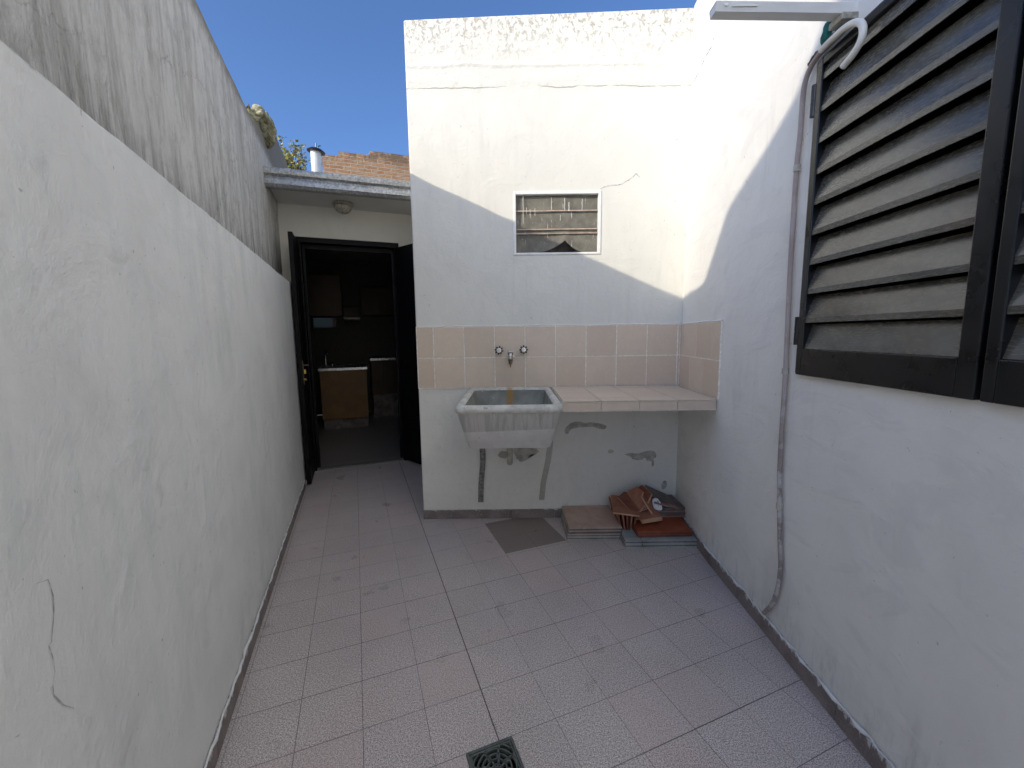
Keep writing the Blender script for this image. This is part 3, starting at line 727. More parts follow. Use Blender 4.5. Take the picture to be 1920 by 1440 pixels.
ls = [loop(bm, -0.276, 0.243, 1.962, SY1, 0.862, 0.03), loop(bm, SX0, SX1, 1.946, SY1, 0.868, 0.032), loop(bm, SX0 - 0.003, SX1 + 0.003, 1.938, SY1, 0.884, 0.034), loop(bm, SX0, SX1, 1.944, SY1, 0.898, 0.034),
      loop(bm, SX0 + 0.012, SX1 - 0.012, 1.957, SY1 - 0.008, 0.905, 0.03), loop(bm, SX0 + 0.030, SX1 - 0.030, 1.977, SY1 - 0.026, 0.904, 0.03), loop(bm, SX0 + 0.040, SX1 - 0.040, 1.988, SY1 - 0.036, 0.892, 0.03)]
skin(bm, ls)
rimo = part('rim', bm, M['rim'], sk, smooth=True)
bm = bmesh.new()
ls = [loop(bm, SX0 + 0.040, SX1 - 0.040, 1.988, SY1 - 0.036, 0.892, 0.03), loop(bm, -0.218, 0.185, 2.08, 2.585, 0.71, 0.03), loop(bm, -0.19, 0.16, 2.11, 2.56, 0.69, 0.03)]
skin(bm, ls, close1=True)
part('inner_basin', bm, M['sinkin'], sk, smooth=True)
# drain elbow
bm = bmesh.new(); lathe(bm, [(0.024, 0), (0.024, 0.07), (0.021, 0.072), (0.021, 0.09)], (-0.018, 2.60, 0.656), (0, 0, -1), 16)
tube(bm, smoothpath([(-0.018, 2.60, 0.57), (-0.019, 2.60, 0.44), (-0.020, 2.615, 0.405), (-0.02, 2.645, 0.395)], 5), 0.019, 14)
part('waste_pipe', bm, M['cement'], sk, smooth=True)
# flat iron brackets
def strip(bm, pts, w0, y0_, y1_):
    for i in range(len(pts) - 1):
        (a0, b0), (a1, b1) = pts[i], pts[i + 1]
        box(bm, (0, y0_, 0), (1, y1_, 1), lambda p, q, r, a0=a0, b0=b0, a1=a1, b1=b1: Vector(((a0 + (a1 - a0) * r) + (p - 0.5) * w0, q, b0 + (b1 - b0) * r)))
bm = bmesh.new(); strip(bm, [(-0.224, 0.118), (-0.218, 0.25), (-0.207, 0.36), (-0.203, 0.42), (-0.206, 0.56), (-0.20, 0.66)], 0.036, YB - 0.012, YB - 0.0005)
part('bracket', bm, M['cementdark'], sk, label='dark stained flat bracket')
bm = bmesh.new(); strip(bm, [(0.192, 0.128), (0.205, 0.25), (0.222, 0.33), (0.240, 0.42), (0.250, 0.50), (0.25, 0.62)], 0.036, YB - 0.010, YB - 0.0005)
part('bracket', bm, M['t_cream'], sk, label='paler painted flat bracket')

# tap: two hand wheels and the spout
tp = empty('wall_tap', (0, YB - 0.008, 1.11), 'wall mounted tap with chrome and brass spout and two black handwheels over the sink', 'tap')
def wheel(cx_, cz_, rot):
    bm = bmesh.new(); n = 96; yk = YB - 0.048
    def rad(t): return 0.0235 + 0.0045 * max(-1, min(1, 2.2 * math.cos(8 * (t + rot))))
    poly = [(cx_ + rad(2 * math.pi * k / n) * math.cos(2 * math.pi * k / n), cz_ + rad(2 * math.pi * k / n) * math.sin(2 * math.pi * k / n)) for k in range(n)]
    prism(bm, poly, 0.016, lambda a, b, t: Vector((a, yk + t, b)))
    hw = part('handwheel', bm, M['plastic'], tp, bevel=0.002)
    bm = bmesh.new(); lathe(bm, [(0.0165, 0), (0.0165, 0.003), (0.0145, 0.0055), (0.006, 0.006), (0.005, 0.0045)], (cx_, yk + 0.0005, cz_), (0, -1, 0), 24)
    part('cap', bm, M['chrome'], hw)
    bm = bmesh.new(); lathe(bm, [(0.020, 0), (0.018, 0.004), (0.009, 0.012), (0.009, 0.034)], (cx_, YB - 0.0085, cz_), (0, -1, 0), 20)
    part('stem', bm, M['chrome'], hw)
wheel(-0.081, 1.150, 0.18); wheel(0.078, 1.152, 0.0)
bm = bmesh.new()
lathe(bm, [(0.017, 0), (0.017, 0.004), (0.011, 0.008), (0.011, 0.055)], (-0.008, YB - 0.0085, 1.128), (0, -1, 0), 18)
tube(bm, smoothpath([(-0.008, YB - 0.05, 1.128), (-0.008, YB - 0.072, 1.126), (-0.008, YB - 0.080, 1.108), (-0.008, YB - 0.080, 1.092)], 6), 0.0115, 16)
part('spout', bm, M['chrome'], tp, smooth=True)
bm = bmesh.new()
lathe(bm, [(0.0155, 0), (0.0155, 0.008), (0.013, 0.009), (0.0135, 0.014), (0.012, 0.015), (0.0125, 0.020), (0.011, 0.021), (0.0105, 0.032), (0.005, 0.034), (0.004, 0.046), (0.002, 0.052)], (-0.008, YB - 0.080, 1.094), (0, 0, -1), 18)
part('nozzle', bm, M['oldbrass'], tp)
bm = bmesh.new(); box(bm, (-0.024, YB - 0.083, 1.137), (0.010, YB - 0.072, 1.146)); box(bm, (-0.012, YB - 0.082, 1.146), (-0.003, YB - 0.073, 1.153)); box(bm, (0.008, YB - 0.082, 1.100), (0.022, YB - 0.068, 1.118))
part('valve_head', bm, M['chrome'], tp, bevel=0.002)

# ------------------------------------------------------------------ right wall (house)
hs = empty('house_wall', (1.1, 1.5, 0), 'long white house wall on the right with a black louvred window', 'house')
WY0, WY1, WZ0, WZ1 = 0.05, 1.474, 1.098, 2.140
ys = [2.648, 2.35, 2.06, WY1, 0.8, WY0, -1.5, -4.5]
zs = [0, WZ0, WZ1, 3.17]
bmw = sheet_wall([(XR(y), y) for y in ys], zs, {(3, 1), (4, 1)}, [(0.22, 0)] * len(ys))
box(bmw, (1.03, -9.5, 3.171), (5.0, 2.35, 9))  # unseen upper storey, added so its sunlit face bounces light into the yard
box(bmw, (1.22, -4.5, 2.9), (5.0, 2.64, 3.170)); box(bmw, (4.9, -4.5, 0), (5.0, 2.64, 2.9)); box(bmw, (1.22, 2.50, 0), (4.9, 2.64, 2.9)); box(bmw, (1.22, -4.5, 0), (4.9, -4.4, 2.9))
part('wall', bmw, M['right'], hs, bevel=0.004)
bm = bmesh.new(); y = 2.62; 
while y > -4.4:
    y1_ = max(y - 0.298, -4.45)
    if y > 2.06 > y1_: y1_ = 2.06
    box(bm, (0, 0, 0.001), (1, 1, 0.070 + random.uniform(-0.002, 0.004)), lambda p, q, r, y=y, y1_=y1_: Vector((XR(y + (y1_ - y) * q) - 0.0005 - 0.010 * p, y + (y1_ - y) * q, r)))
    y = y1_ - 0.002
part('skirting', bm, M['skirt'], hs, bevel=0.0015)
bm = bmesh.new(); pts = []; y = 2.2
while y > -0.6: pts.append((XR(y) - 0.010 + random.uniform(-0.002, 0.004), y, 0.074 + random.uniform(-0.006, 0.006))); y -= 0.022
tube(bm, pts, [random.choice((0.002, 0.003, 0.006, 0.007, 0.0025)) for _ in pts], 6)
part('paint_bead', bm, M['whitepaint'], hs, smooth=True)
# window reveal frame; black sheets stand in for the unlit room behind
def RW(y, z, d): return Vector((XR(y) - d, y, z))       # d = distance proud of the wall
def rbox(bm, y0_, y1_, z0_, z1_, d0, d1): box(bm, (0, 0, 0), (1, 1, 1), lambda p, q, r: RW(y0_ + (y1_ - y0_) * p, z0_ + (z1_ - z0_) * r, d0 + (d1 - d0) * q))
wf = part('window_frame', (lambda bm: (rbox(bm, WY1 - 0.014, WY1 + 0.004, WZ0 - 0.002, WZ1 + 0.004, -0.21, 0.006), rbox(bm, WY0 - 0.004, WY1 - 0.014, WZ1 - 0.012, WZ1 + 0.006, -0.10, 0.008), rbox(bm, WY0 - 0.004, WY0 + 0.014, WZ0 - 0.002, WZ1 - 0.012, -0.10, 0.006), bm)[-1])(bmesh.new()), M['black'], hs, bevel=0.002)
bm = bmesh.new(); rbox(bm, WY0 - 0.05, WY1 + 0.05, WZ0 - 0.05, WZ1 + 0.05, -0.245, -0.225)
rbox(bm, WY1 - 0.020, WY1 - 0.0145, WZ0 + 0.001, WZ1 - 0.013, -0.22, -0.032); rbox(bm, WY0 + 0.02, WY1 - 0.021, WZ1 - 0.020, WZ1 - 0.013, -0.22, -0.032)
part('shade_backing', bm, M['dark'], hs)
def shutter(y0_, y1_, side):
    """y0_ < y1_ ; far edge y1_"""
    bm = bmesh.new(); d0, d1 = -0.030, 0.018
    rbox(bm, y1_ - 0.026, y1_, WZ0 - 0.004, 2.135, d0, d1)
    rbox(bm, y0_, y0_ + 0.042, WZ0 - 0.004, 2.135, d0, d1)
    rbox(bm, y0_ + 0.042, y1_ - 0.026, WZ0 - 0.004, 1.186, d0, d1)
    rbox(bm, y0_ + 0.042, y1_ - 0.026, 2.110, 2.135, d0, d1)
    sh = part('window_shutter', bm, M['black'], hs, bevel=0.003)
    bm = bmesh.new()
    for k in range(9):
        zb = 2.066 - 0.0985 * k
        # profile in (d, z): sloping blade with a folded lip
        pr = [(0.013, zb), (0.013, zb + 0.017), (-0.014, zb + 0.092), (-0.0165, zb + 0.091), (0.010, zb + 0.015), (0.010, zb)]
        if zb + 0.088 > 2.109: pr = [(0.013, zb), (0.013, zb + 0.017), (0.004, zb + 0.043), (0.001, zb + 0.042), (0.010, zb + 0.015), (0.010, zb)]
        sag = 0.001 * math.sin(k * 2.3)
        prism(bm, pr, 1, lambda a, b, t, sag=sag: RW(y1_ - 0.026 + (y0_ + 0.042 - y1_ + 0.026) * t, b + sag * t, a))
    pr = [(0.010, 1.187), (-0.014, 1.272), (-0.0165, 1.271), (0.006, 1.187)]
    prism(bm, pr, 1, lambda a, b, t: RW(y1_ - 0.026 + (y0_ + 0.042 - y1_ + 0.026) * t, b, a))
    part('louvre_slats', bm, M['slat'], sh)
    for z in (1.20, 1.97):
        bm = bmesh.new(); yy = y1_ + 0.012 if side else y0_ - 0.012
        if side:
            lathe(bm, [(0.0095, 0), (0.0095, 0.045), (0.0085, 0.046), (0.0085, 0.048), (0.0095, 0.049), (0.0095, 0.10)], RW(yy, z, 0.013), (0, 0, 1), 14)
            rbox(bm, y1_ - 0.001, yy, z + 0.005, z + 0.095, 0.010, 0.016)
            part('hinge', bm, M['black'], sh)
    return sh
shutter(0.872, 1.458, True)
shutter(0.262, 0.860, False)
bm = bmesh.new(); rbox(bm, 0.8605, 0.8715, WZ0, 2.135, -0.03, -0.002); part('meeting_strip', bm, M['black'], hs)
bm = bmesh.new(); rbox(bm, WY0 + 0.0145, 0.2615, WZ0, 2.135, -0.03, 0.012); part('shutter_panel', bm, M['black'], hs)

# conduit clipped up the wall beside the window
cn = empty('conduit', RW(1.55, 0.09, 0.0), 'thin painted conduit running up the right wall beside the black shutter', 'pipe')
path = [(1.553, 0.085, .012), (1.50, 0.165, .014), (1.472, 0.257, .014), (1.466, 0.35, .014), (1.476, 0.41, .014), (1.502, 0.593, .013), (1.516, 0.781, .013), (1.519, 1.051, .013), (1.524, 1.212, .013), (1.534, 1.486, .013), (1.537, 1.823, .013), (1.527, 1.945, .015), (1.521, 2.07, .018), (1.500, 2.125, .02), (1.45, 2.150, .022), (1.376, 2.150, .024), (1.33, 2.150, .028)]
bm = bmesh.new(); tube(bm, smoothpath([RW(a, b, d) for a, b, d in path], 8), 0.0085, 12)
part('tube', bm, M['conduit'], cn, smooth=True)
for (yy, zz_) in ((1.5345, 1.83), (1.521, 1.10), (1.500, 0.575)):
    bm = bmesh.new(); lathe(bm, [(0.0112, 0), (0.0112, 0.022)], RW(yy, zz_ - 0.011, 0.0135), (0, 0, 1), 14)
    part('coupling', bm, M['cement'], cn, bevel=0.001)
# hooked white pipe over the shutter's corner
hp = empty('hooked_pipe', RW(1.33, 2.15, 0.02), 'white pipe bent down like a hook over the shutter corner', 'pipe')
bm = bmesh.new()
path = [(1.42, 2.146, .035), (1.37, 2.143, .04), (1.31, 2.138, .042), (1.262, 2.118, .045), (1.238, 2.090, .047), (1.238, 2.058, .048), (1.262, 2.037, .048), (1.300, 2.025, .048)]
tube(bm, smoothpath([RW(a, b, d) for a, b, d in path], 8), 0.0095, 14)
part('tube', bm, M['whitepipe'], hp, smooth=True)
# black taped cable along the top and a green rag
bm = bmesh.new(); pts = [(1.50, 2.148), (1.47, 2.163), (1.44, 2.162), (1.41, 2.172), (1.38, 2.168), (1.35, 2.175)]
pp = smoothpath([RW(a, b, 0.018) for a, b in pts], 5)
tube(bm, pp, [0.006 + 0.003 * abs(math.sin(i * 1.3)) for i in range(len(pp))], 10)
part('taped_cable', bm, M['plastic'], None, 'short black taped cable lying along the top of the shutter', 'cable', smooth=True)
bm = bmesh.new(); n = 10; ringp = []
for i in range(9):
    t = i / 8; w_ = 0.010 + 0.006 * math.sin(t * 3.1) + 0.004 * noise.noise(Vector((t * 5, 1, 0)))
    if i == 8: w_ = 0.004
    ring = [bm.verts.new(RW(1.425 + 0.008 * t + w_ * 1.2 * math.cos(2 * math.pi * k / n) * (1 + 0.35 * noise.noise(Vector((k, t * 4, 3)))), 2.23 - t * 0.065, 0.016 + w_ * 0.7 * math.sin(2 * math.pi * k / n))) for k in range(n)]
    ringp.append(ring)
for a, b in zip(ringp, ringp[1:]):
    for k in range(n): bm.faces.new((a[k], a[(k + 1) % n], b[(k + 1) % n], b[k]))
bm.faces.new(ringp[0]); bm.faces.new(ringp[-1])
part('green_rag', bm, M['green'], None, 'small dark green rag tied below the white light batten', 'rag', smooth=True)

# empty light batten sticking out from the wall
lb = empty('light_batten', (1.03, 1.35, 2.19), 'empty white metal light batten sticking out from the top of the right wall', 'lamp')
YL = 1.345
LN = 0.425                                       # length along -x
def lbf(a, b, t):                                # a: across (y), b: height, t: along
    return Vector((XR(YL) + 0.003 - LN * t, YL + a * 0.75, 2.188 + b * 0.55 + 0.010 * t))
bm = bmesh.new()
outer = [(-0.030, 0.044), (-0.022, 0.0), (0.022, 0.0), (0.030, 0.044)]; inner = [(0.028, 0.044), (0.0205, 0.0015), (-0.0205, 0.0015), (-0.028, 0.044)]
prism(bm, outer + inner, 1, lbf)
part('channel', bm, M['white'], lb)
bm = bmesh.new(); prism(bm, [(-0.0275, 0.043), (-0.0205, 0.002), (0.0205, 0.002), (0.0275, 0.043)], 0.006, lambda a, b, t: lbf(a, b, 0.992 + t * 0.9)); part('end_cap', bm, M['white'], lb)
bm = bmesh.new(); prism(bm, [(-0.0275, 0.0445), (0.0275, 0.0445), (0.0275, 0.047), (-0.0275, 0.047)], 1, lbf); part('cover_plate', bm, M['white'], lb)
bm = bmesh.new(); box(bm, (XR(YL) - 0.050, YL - 0.026, 2.168), (XR(YL) + 0.002, YL + 0.026, 2.1870)); part('wall_bracket', bm, M['oldmetal'], lb, bevel=0.002)
bm = bmesh.new()
lathe(bm, [(0.006, 0), (0.006, 0.0016)], lbf(-0.0292, 0.030, 0.93) + Vector((0, 0.0016, 0)), (0, -1, 0.16), 14)
box(bm, (XR(YL) - 0.375, YL - 0.0228, 2.207), (XR(YL) - 0.300, YL - 0.0200, 2.2095))
part('sky_slot', bm, M['whitepaint'], lb)  # white bar painted for the sky showing through the slot
bm = bmesh.new(); tube(bm, smoothpath([(XR(YL) - 0.02, YL - 0.02, 2.223), (XR(YL) - 0.03, YL - 0.03, 2.26), (XR(YL) - 0.012, YL - 0.02, 2.32), (XR(YL), YL, 2.36)], 5), 0.003, 6)
part('cable', bm, M['plastic'], lb, smooth=True)

# ------------------------------------------------------------------ kitchen building
kb = empty('kitchen_annex', W(0.3, 5.5, 0), 'low flat roofed kitchen annex with an open black double door at the end', 'building')
VD = 4.12
us = [-0.62, -0.44, 0.437, 2.2]; path = [tuple(W(u, VD))[:2] for u in us]
bmk = sheet_wall(path, [0, 2.125, 2.44], {(1, 0)}, [tuple(e1 * 0.16)[:2]] * 4)
part('wall', bmk, M['kwall'], kb)
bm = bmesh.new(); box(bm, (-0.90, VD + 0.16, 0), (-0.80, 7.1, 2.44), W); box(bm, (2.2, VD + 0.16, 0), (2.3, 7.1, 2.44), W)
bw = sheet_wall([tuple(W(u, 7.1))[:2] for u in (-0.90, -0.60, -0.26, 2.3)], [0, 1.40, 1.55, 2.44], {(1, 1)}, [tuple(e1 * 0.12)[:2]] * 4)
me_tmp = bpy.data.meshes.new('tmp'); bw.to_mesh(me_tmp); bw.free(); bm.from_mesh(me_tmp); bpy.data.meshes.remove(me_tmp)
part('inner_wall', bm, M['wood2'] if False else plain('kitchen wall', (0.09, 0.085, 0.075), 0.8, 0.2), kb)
rf = part('roof', B((-0.555, 3.70, 2.412), (2.3, 7.25, 2.53), W), M['roofing'], kb)
part('roof_edge', B((-0.90, 4.3, 2.413), (-0.556, 7.25, 2.529), W), M['roofing'], kb)
part('soffit', B((-0.550, 3.66, 2.400), (1.6, VD - 0.001, 2.4115), W), M['soffit'], kb)
part('fascia', B((-0.550, 3.665, 2.4125), (1.6, 3.698, 2.50), W), M['oldmetal'], kb)
# gutter: ogee front
prof = [(3.655, 2.515), (3.640, 2.515), (3.585, 2.520), (3.580, 2.500), (3.584, 2.478), (3.600, 2.462), (3.590, 2.440), (3.583, 2.405), (3.600, 2.385), (3.655, 2.385)]
bm = bmesh.new(); prism(bm, prof, 1, lambda a, b, t: W(-0.585 + 2.2 * t, a, b - 0.018 + 0.030 * t))
gt = part('gutter', bm, M['galv'], kb)
for uj in (-0.40, 0.085):
    bm = bmesh.new(); pj = [(a - 0.003 if a < 3.65 else a, b + (0.003 if b > 2.5 else -0.003 if b < 2.40 else 0)) for a, b in prof]
    prism(bm, pj, 1, lambda a, b, t: W(uj + 0.022 * t, a, b - 0.016 + 0.030 * (uj + 0.585) / 2.2)); part('joint', bm, M['galv'], gt)
bm = bmesh.new(); prism(bm, [(a, b) for a, b in prof], 1, lambda a, b, t: W(-0.5855 - 0.002 * t, 3.62 + (a - 3.62) * 1.06, 2.45 + (b - 2.45) * 1.1 - 0.018)); part('end_cap', bm, M['black'], gt)
# bulkhead lamp under the soffit
bl = empty('bulkhead_lamp', W(-0.03, 3.94, 2.40), 'round caged bulkhead lamp fixed under the eave above the door', 'lamp')
bm = bmesh.new(); lathe(bm, [(0.080, 0), (0.088, 0.008), (0.090, 0.016), (0.080, 0.026), (0.070, 0.028)], W(-0.03, 3.94, 2.3995), (0, 0, -1), 32); part('base', bm, M['oldmetal'], bl)
bm = bmesh.new(); lathe(bm, [(0.069, 0.027), (0.066, 0.045), (0.054, 0.066), (0.034, 0.080), (0.010, 0.085)], W(-0.03, 3.94, 2.3995), (0, 0, -1), 28); part('glass_globe', bm, M['glass'], bl, smooth=True)
bm = bmesh.new(); cc = W(-0.03, 3.94, 2.3995)
for k in range(4):
    t = math.pi * k / 4 + 0.2; d = Vector((math.cos(t), math.sin(t), 0))
    pts = [cc + d * (0.074 * math.cos(R_(a))) + Vector((0, 0, -0.026 - 0.062 * math.sin(R_(a)))) for a in range(0, 181, 15)]
    tube(bm, pts, 0.0032, 6)
part('cage', bm, M['oldmetal'], bl, smooth=True)
part('kitchen_window', B((-0.61, 7.14, 1.39), (-0.25, 7.145, 1.56), W), M['frost'], kb)
# door frame
bm = bmesh.new()
box(bm, (-0.440, VD - 0.035, 0.001), (-0.398, VD + 0.10, 2.125), W); box(bm, (0.395, VD - 0.035, 0.001), (0.437, VD + 0.10, 2.125), W); box(bm, (-0.398, VD - 0.035, 2.078), (0.395, VD + 0.10, 2.125), W)
box(bm, (-0.398, VD + 0.03, 0.001), (-0.372, VD + 0.055, 2.078), W); box(bm, (0.370, VD + 0.03, 0.001), (0.395, VD + 0.055, 2.078), W); box(bm, (-0.372, VD + 0.03, 2.035), (0.370, VD + 0.055, 2.078), W)
part('door_frame', bm, M['door'], kb, bevel=0.003)
part('threshold', B((-0.397, VD - 0.03, 0.0005), (0.394, VD + 0.05, 0.012), W), plain('stone threshold', (0.16, 0.15, 0.14), 0.7), kb)
# left leaf folded back along the wall
dl = part('door', B((-0.445, 3.69, 0.015), (-0.412, VD - 0.037, 2.075), W), M['door'], kb, label='narrow left door leaf folded against the white wall', bevel=0.003)
bm = bmesh.new(); box(bm, (-0.4115, 3.74, 0.20), (-0.406, 4.03, 1.00), W); box(bm, (-0.4115, 3.74, 1.10), (-0.406, 4.03, 1.95), W); part('panel', bm, M['door'], dl, bevel=0.003)
bm = bmesh.new(); box(bm, (-0.4115, 3.712, 0.86), (-0.4075, 3.736, 1.06), W); part('lock_plate', bm, M['oldbrass'], dl)
bm = bmesh.new(); lathe(bm, [(0.011, 0), (0.011, 0.012), (0.009, 0.016)], W(-0.4070, 3.724, 0.90), tuple(e2), 14); part('knob', bm, M['brass'], dl)
bm = bmesh.new(); box(bm, (-0.4070, 3.712, 0.950), (-0.390, 3.738, 0.985), W); part('padlock', bm, M['brass'], dl, bevel=0.002)
bm = bmesh.new(); tube(bm, smoothpath([W(-0.407, 3.724, 1.02), W(-0.380, 3.724, 1.02), W(-0.372, 3.730, 1.02), W(-0.372, 3.79, 1.012)], 4), 0.006, 8); part('handle', bm, M['oldbrass'], dl, smooth=True)
# right leaf, opened outwards and angled
pr0 = (0.412, VD - 0.040); ang = R_(-62)
def leafR(a, b, z):                               # a along the leaf from the hinge, b thickness
    d = Vector((math.cos(ang), math.sin(ang))); nn = Vector((-d.y, d.x)); return W(pr0[0] + d.x * a + nn.x * b, pr0[1] + d.y * a + nn.y * b, z)
dr_ = part('door', B((0.004, -0.017, 0.02), (0.47, 0.017, 2.075), leafR), M['door'], kb, label='right door leaf swung out, half hidden behind the white block', bevel=0.003)
bm = bmesh.new(); box(bm, (0.05, -0.022, 0.20), (0.42, -0.0175, 1.00), leafR); box(bm, (0.05, -0.022, 1.10), (0.42, -0.0175, 1.95), leafR); part('panel', bm, M['door'], dr_, bevel=0.003)
# flue
fl = empty('flue_pipe', W(-0.28, 5.0, 2.53), 'white flue pipe with a dark round cap on the kitchen roof', 'chimney')
bm = bmesh.new(); lathe(bm, [(0.052, 0), (0.052, 0.70)], W(-0.278, 5.0, 2.5305), (0, 0, 1), 24); part('pipe', bm, M['white'], fl, smooth=False)
bm = bmesh.new(); lathe(bm, [(0.088, 0), (0.092, 0.006), (0.060, 0.030), (0.020, 0.040)], W(-0.274, 5.0, 3.200), (0.10, 0, 1), 24); part('cap', bm, M['plastic'], fl)
bm = bmesh.new(); tube(bm, [W(-0.275, 5, 3.235), W(-0.27, 5, 3.29)], 0.006, 6); tube(bm, smoothpath([W(-0.255, 5, 3.232), W(-0.25, 5, 3.262), W(-0.225, 5, 3.272)], 4), 0.005, 6); part('wire', bm, M['plastic'], fl)
# brick wall beyond
bm = bmesh.new()
top = [(-0.33, 4.12), (-0.33, 4.165), (-0.08, 4.165), (-0.08, 4.235), (0.40, 4.24), (0.40, 4.31), (4.2, 4.31)]
prism(bm, [(-0.33, -0.2)] + top + [(4.2, -0.2)], 0.24, lambda a, b, t: W(a, 7.5 + t, b + 0.012 * a))
part('brick_wall', bm, M['brick'], None, 'old orange brick wall with a sooty ragged top rising behind the kitchen roof', 'wall', loc=W(1.5, 7.6, 0))
# tree behind
tr = empty('tree', W(-0.75, 7.9, 0), 'sparse yellow green tree behind the kitchen beside the flue pipe', 'tree')
bm = bmesh.new(); tube(bm, smoothpath([W(-0.80, 8.0, -0.2), W(-0.83, 8.0, 1.4), W(-0.78, 7.95, 2.6), W(-0.80, 7.9, 3.5)], 6), [0.07 - 0.0022 * i for i in range(19)], 10)
tips = []
for k in range(85):
    a = random.uniform(0, 6.28); r0 = random.uniform(0.10, 0.62); zt = random.uniform(3.55, 4.50) - 0.25 * r0
    p0 = W(-0.80, 7.9, random.uniform(2.9, 3.5)); p1 = W(-0.84 + r0 * math.cos(a), 7.9 + r0 * math.sin(a) * 0.8, zt)
    mid = (p0 + p1) / 2 + Vector((random.uniform(-.08, .08), random.uniform(-.08, .08), 0.05))
    pp = smoothpath([p0, mid, p1], 4); tube(bm, pp, [0.012 - 0.0011 * i for i in range(len(pp))], 5); tips += [pp[-1], pp[-2], pp[-3], pp[-4]]
part('trunk', bm, M['bark'], tr)
bm = bmesh.new(); lay = bm.verts.layers.float.new('var')
for tpnt in tips:
    dens = random.choice((3, 7, 12, 18))
    for _ in range(dens):
        c = tpnt + Vector((random.gauss(0, .055), random.gauss(0, .055), random.gauss(0, .05))); L = random.uniform(0.03, 0.065); d = Vector((random.uniform(-1, 1), random.uniform(-1, 1), random.uniform(-.8, .6))).normalized()
        sd = d.cross(Vector((random.uniform(-1, 1), random.uniform(-1, 1), 1))).normalized() * L * 0.42; r = random.random()
        vs = [bm.verts.new(c), bm.verts.new(c + d * L * 0.5 + sd), bm.verts.new(c + d * L), bm.verts.new(c + d * L * 0.5 - sd)]
        for q in vs: q[lay] = r
        bm.faces.new(vs)
part('crown', bm, M['leaf'], tr)

# kitchen fittings
def cabinet(name, label, u0, u1, v0, v1, z0, z1, doors, mat, plinth=0.0, worktop=False):
    e = empty(name, W((u0 + u1) / 2, (v0 + v1) / 2, z0), label, 'cabinet')
    part('carcass', B((u0, v0 + 0.02, z0 + plinth), (u1, v1, z1), W), mat, e)
    if plinth: part('plinth', B((u0 + 0.01, v0 + 0.05, z0), (u1 - 0.01, v1 - 0.01, z0 + plinth - 0.001), W), M['t_under'], e)
    wdt = (u1 - u0) / doors
    for k in range(doors):
        part('cabinet_door', B((u0 + k * wdt + 0.003, v0, z0 + plinth + 0.004), (u0 + (k + 1) * wdt - 0.003, v0 + 0.018, z1 - 0.004), W), mat, e, bevel=0.002)
    if worktop: part('worktop', B((u0 - 0.015, v0 - 0.02, z1 + 0.0005), (u1 + 0.015, v1, z1 + 0.038), W), M['steel'], e, bevel=0.004)
    return e
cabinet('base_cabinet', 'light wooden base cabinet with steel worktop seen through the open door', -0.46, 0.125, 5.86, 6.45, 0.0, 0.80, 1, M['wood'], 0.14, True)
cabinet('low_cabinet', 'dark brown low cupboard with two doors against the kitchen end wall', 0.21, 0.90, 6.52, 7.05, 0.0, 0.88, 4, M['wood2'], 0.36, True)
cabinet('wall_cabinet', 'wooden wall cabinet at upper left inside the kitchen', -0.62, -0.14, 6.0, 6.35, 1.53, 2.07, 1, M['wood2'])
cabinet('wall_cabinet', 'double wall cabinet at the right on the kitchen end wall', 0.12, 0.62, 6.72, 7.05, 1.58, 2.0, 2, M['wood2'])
bm = bmesh.new(); prism(bm, [(6.48, 1.50), (6.98, 1.50), (6.98, 1.70), (6.80, 1.70), (6.48, 1.53)], 0.28, lambda a, b, t: W(-0.135 + t * 0.8, a, b)); part('range_hood', bm, M['oldmetal'], None, 'small grey extractor hood on the kitchen end wall', 'hood', bevel=0.003)
kt = empty('kitchen_tap', W(-0.36, 6.1, 0.839), 'chrome tap on the steel kitchen worktop', 'tap')
bm = bmesh.new(); tube(bm, smoothpath([W(-0.40, 6.3, 0.84), W(-0.40, 6.3, 1.0), W(-0.38, 6.24, 1.05), W(-0.37, 6.14, 1.02)], 5), 0.011, 10); part('spout', bm, M['chrome'], kt, smooth=True)
bm = bmesh.new(); lathe(bm, [(0.03, 0), (0.03, 0.01), (0.022, 0.03), (0.012, 0.05)], W(-0.32, 6.3, 0.8395), (0, 0, 1), 16); part('knob', bm, M['chrome'], kt, smooth=True)

# ------------------------------------------------------------------ neighbouring house that shades the yard (left, behind the camera)
bm = bmesh.new()
prof = [(0.113, 3.70), (0.06, 3.92), (-0.19, 4.02), (-0.33, 4.095), (-0.42, 4.24), (-1.18, 4.24), (-1.18, -0.2), (0.113, -0.2)]
prism(bm, prof, 3.5, lambda a, b, t: W(-2.5 - t, a, b))
part('neighbour_house', bm, M['upper'], None, 'grey rendered neighbouring house beyond the left wall, taller than it', 'house', loc=W(-4, -0.5, 0))

# ------------------------------------------------------------------ floor drain
dr = empty('floor_drain', W(0.316, 0.98, 0), 'square grey plastic drain grate set in the floor tiles', 'drain')
def DW(a, b, z): return W(0.316 + a, 0.98 + b, z)
bm = bmesh.new(); h = 0.0735; t = 0.008
for lo, hi in (((-h, -h, -0.03), (h, -h + t, 0.003)), ((-h, h - t, -0.03), (h, h, 0.003)), ((-h, -h + t, -0.03), (-h + t, h - t, 0.003)), ((h - t, -h + t, -0.03), (h, h - t, 0.003))): box(bm, lo, hi, DW)
h2 = h - t - 0.001; t2 = 0.005
for lo, hi in (((-h2, -h2, -0.012), (h2, -h2 + t2, 0.001)), ((-h2, h2 - t2, -0.012), (h2, h2, 0.001)), ((-h2, -h2 + t2, -0.012), (-h2 + t2, h2 - t2, 0.001)), ((h2 - t2, -h2 + t2, -0.012), (h2, h2 - t2, 0.001))): box(bm, lo, hi, DW)
part('surround', bm, M['grate'], dr, bevel=0.001)
bm = bmesh.new(); lim = h2 - t2 + 0.001
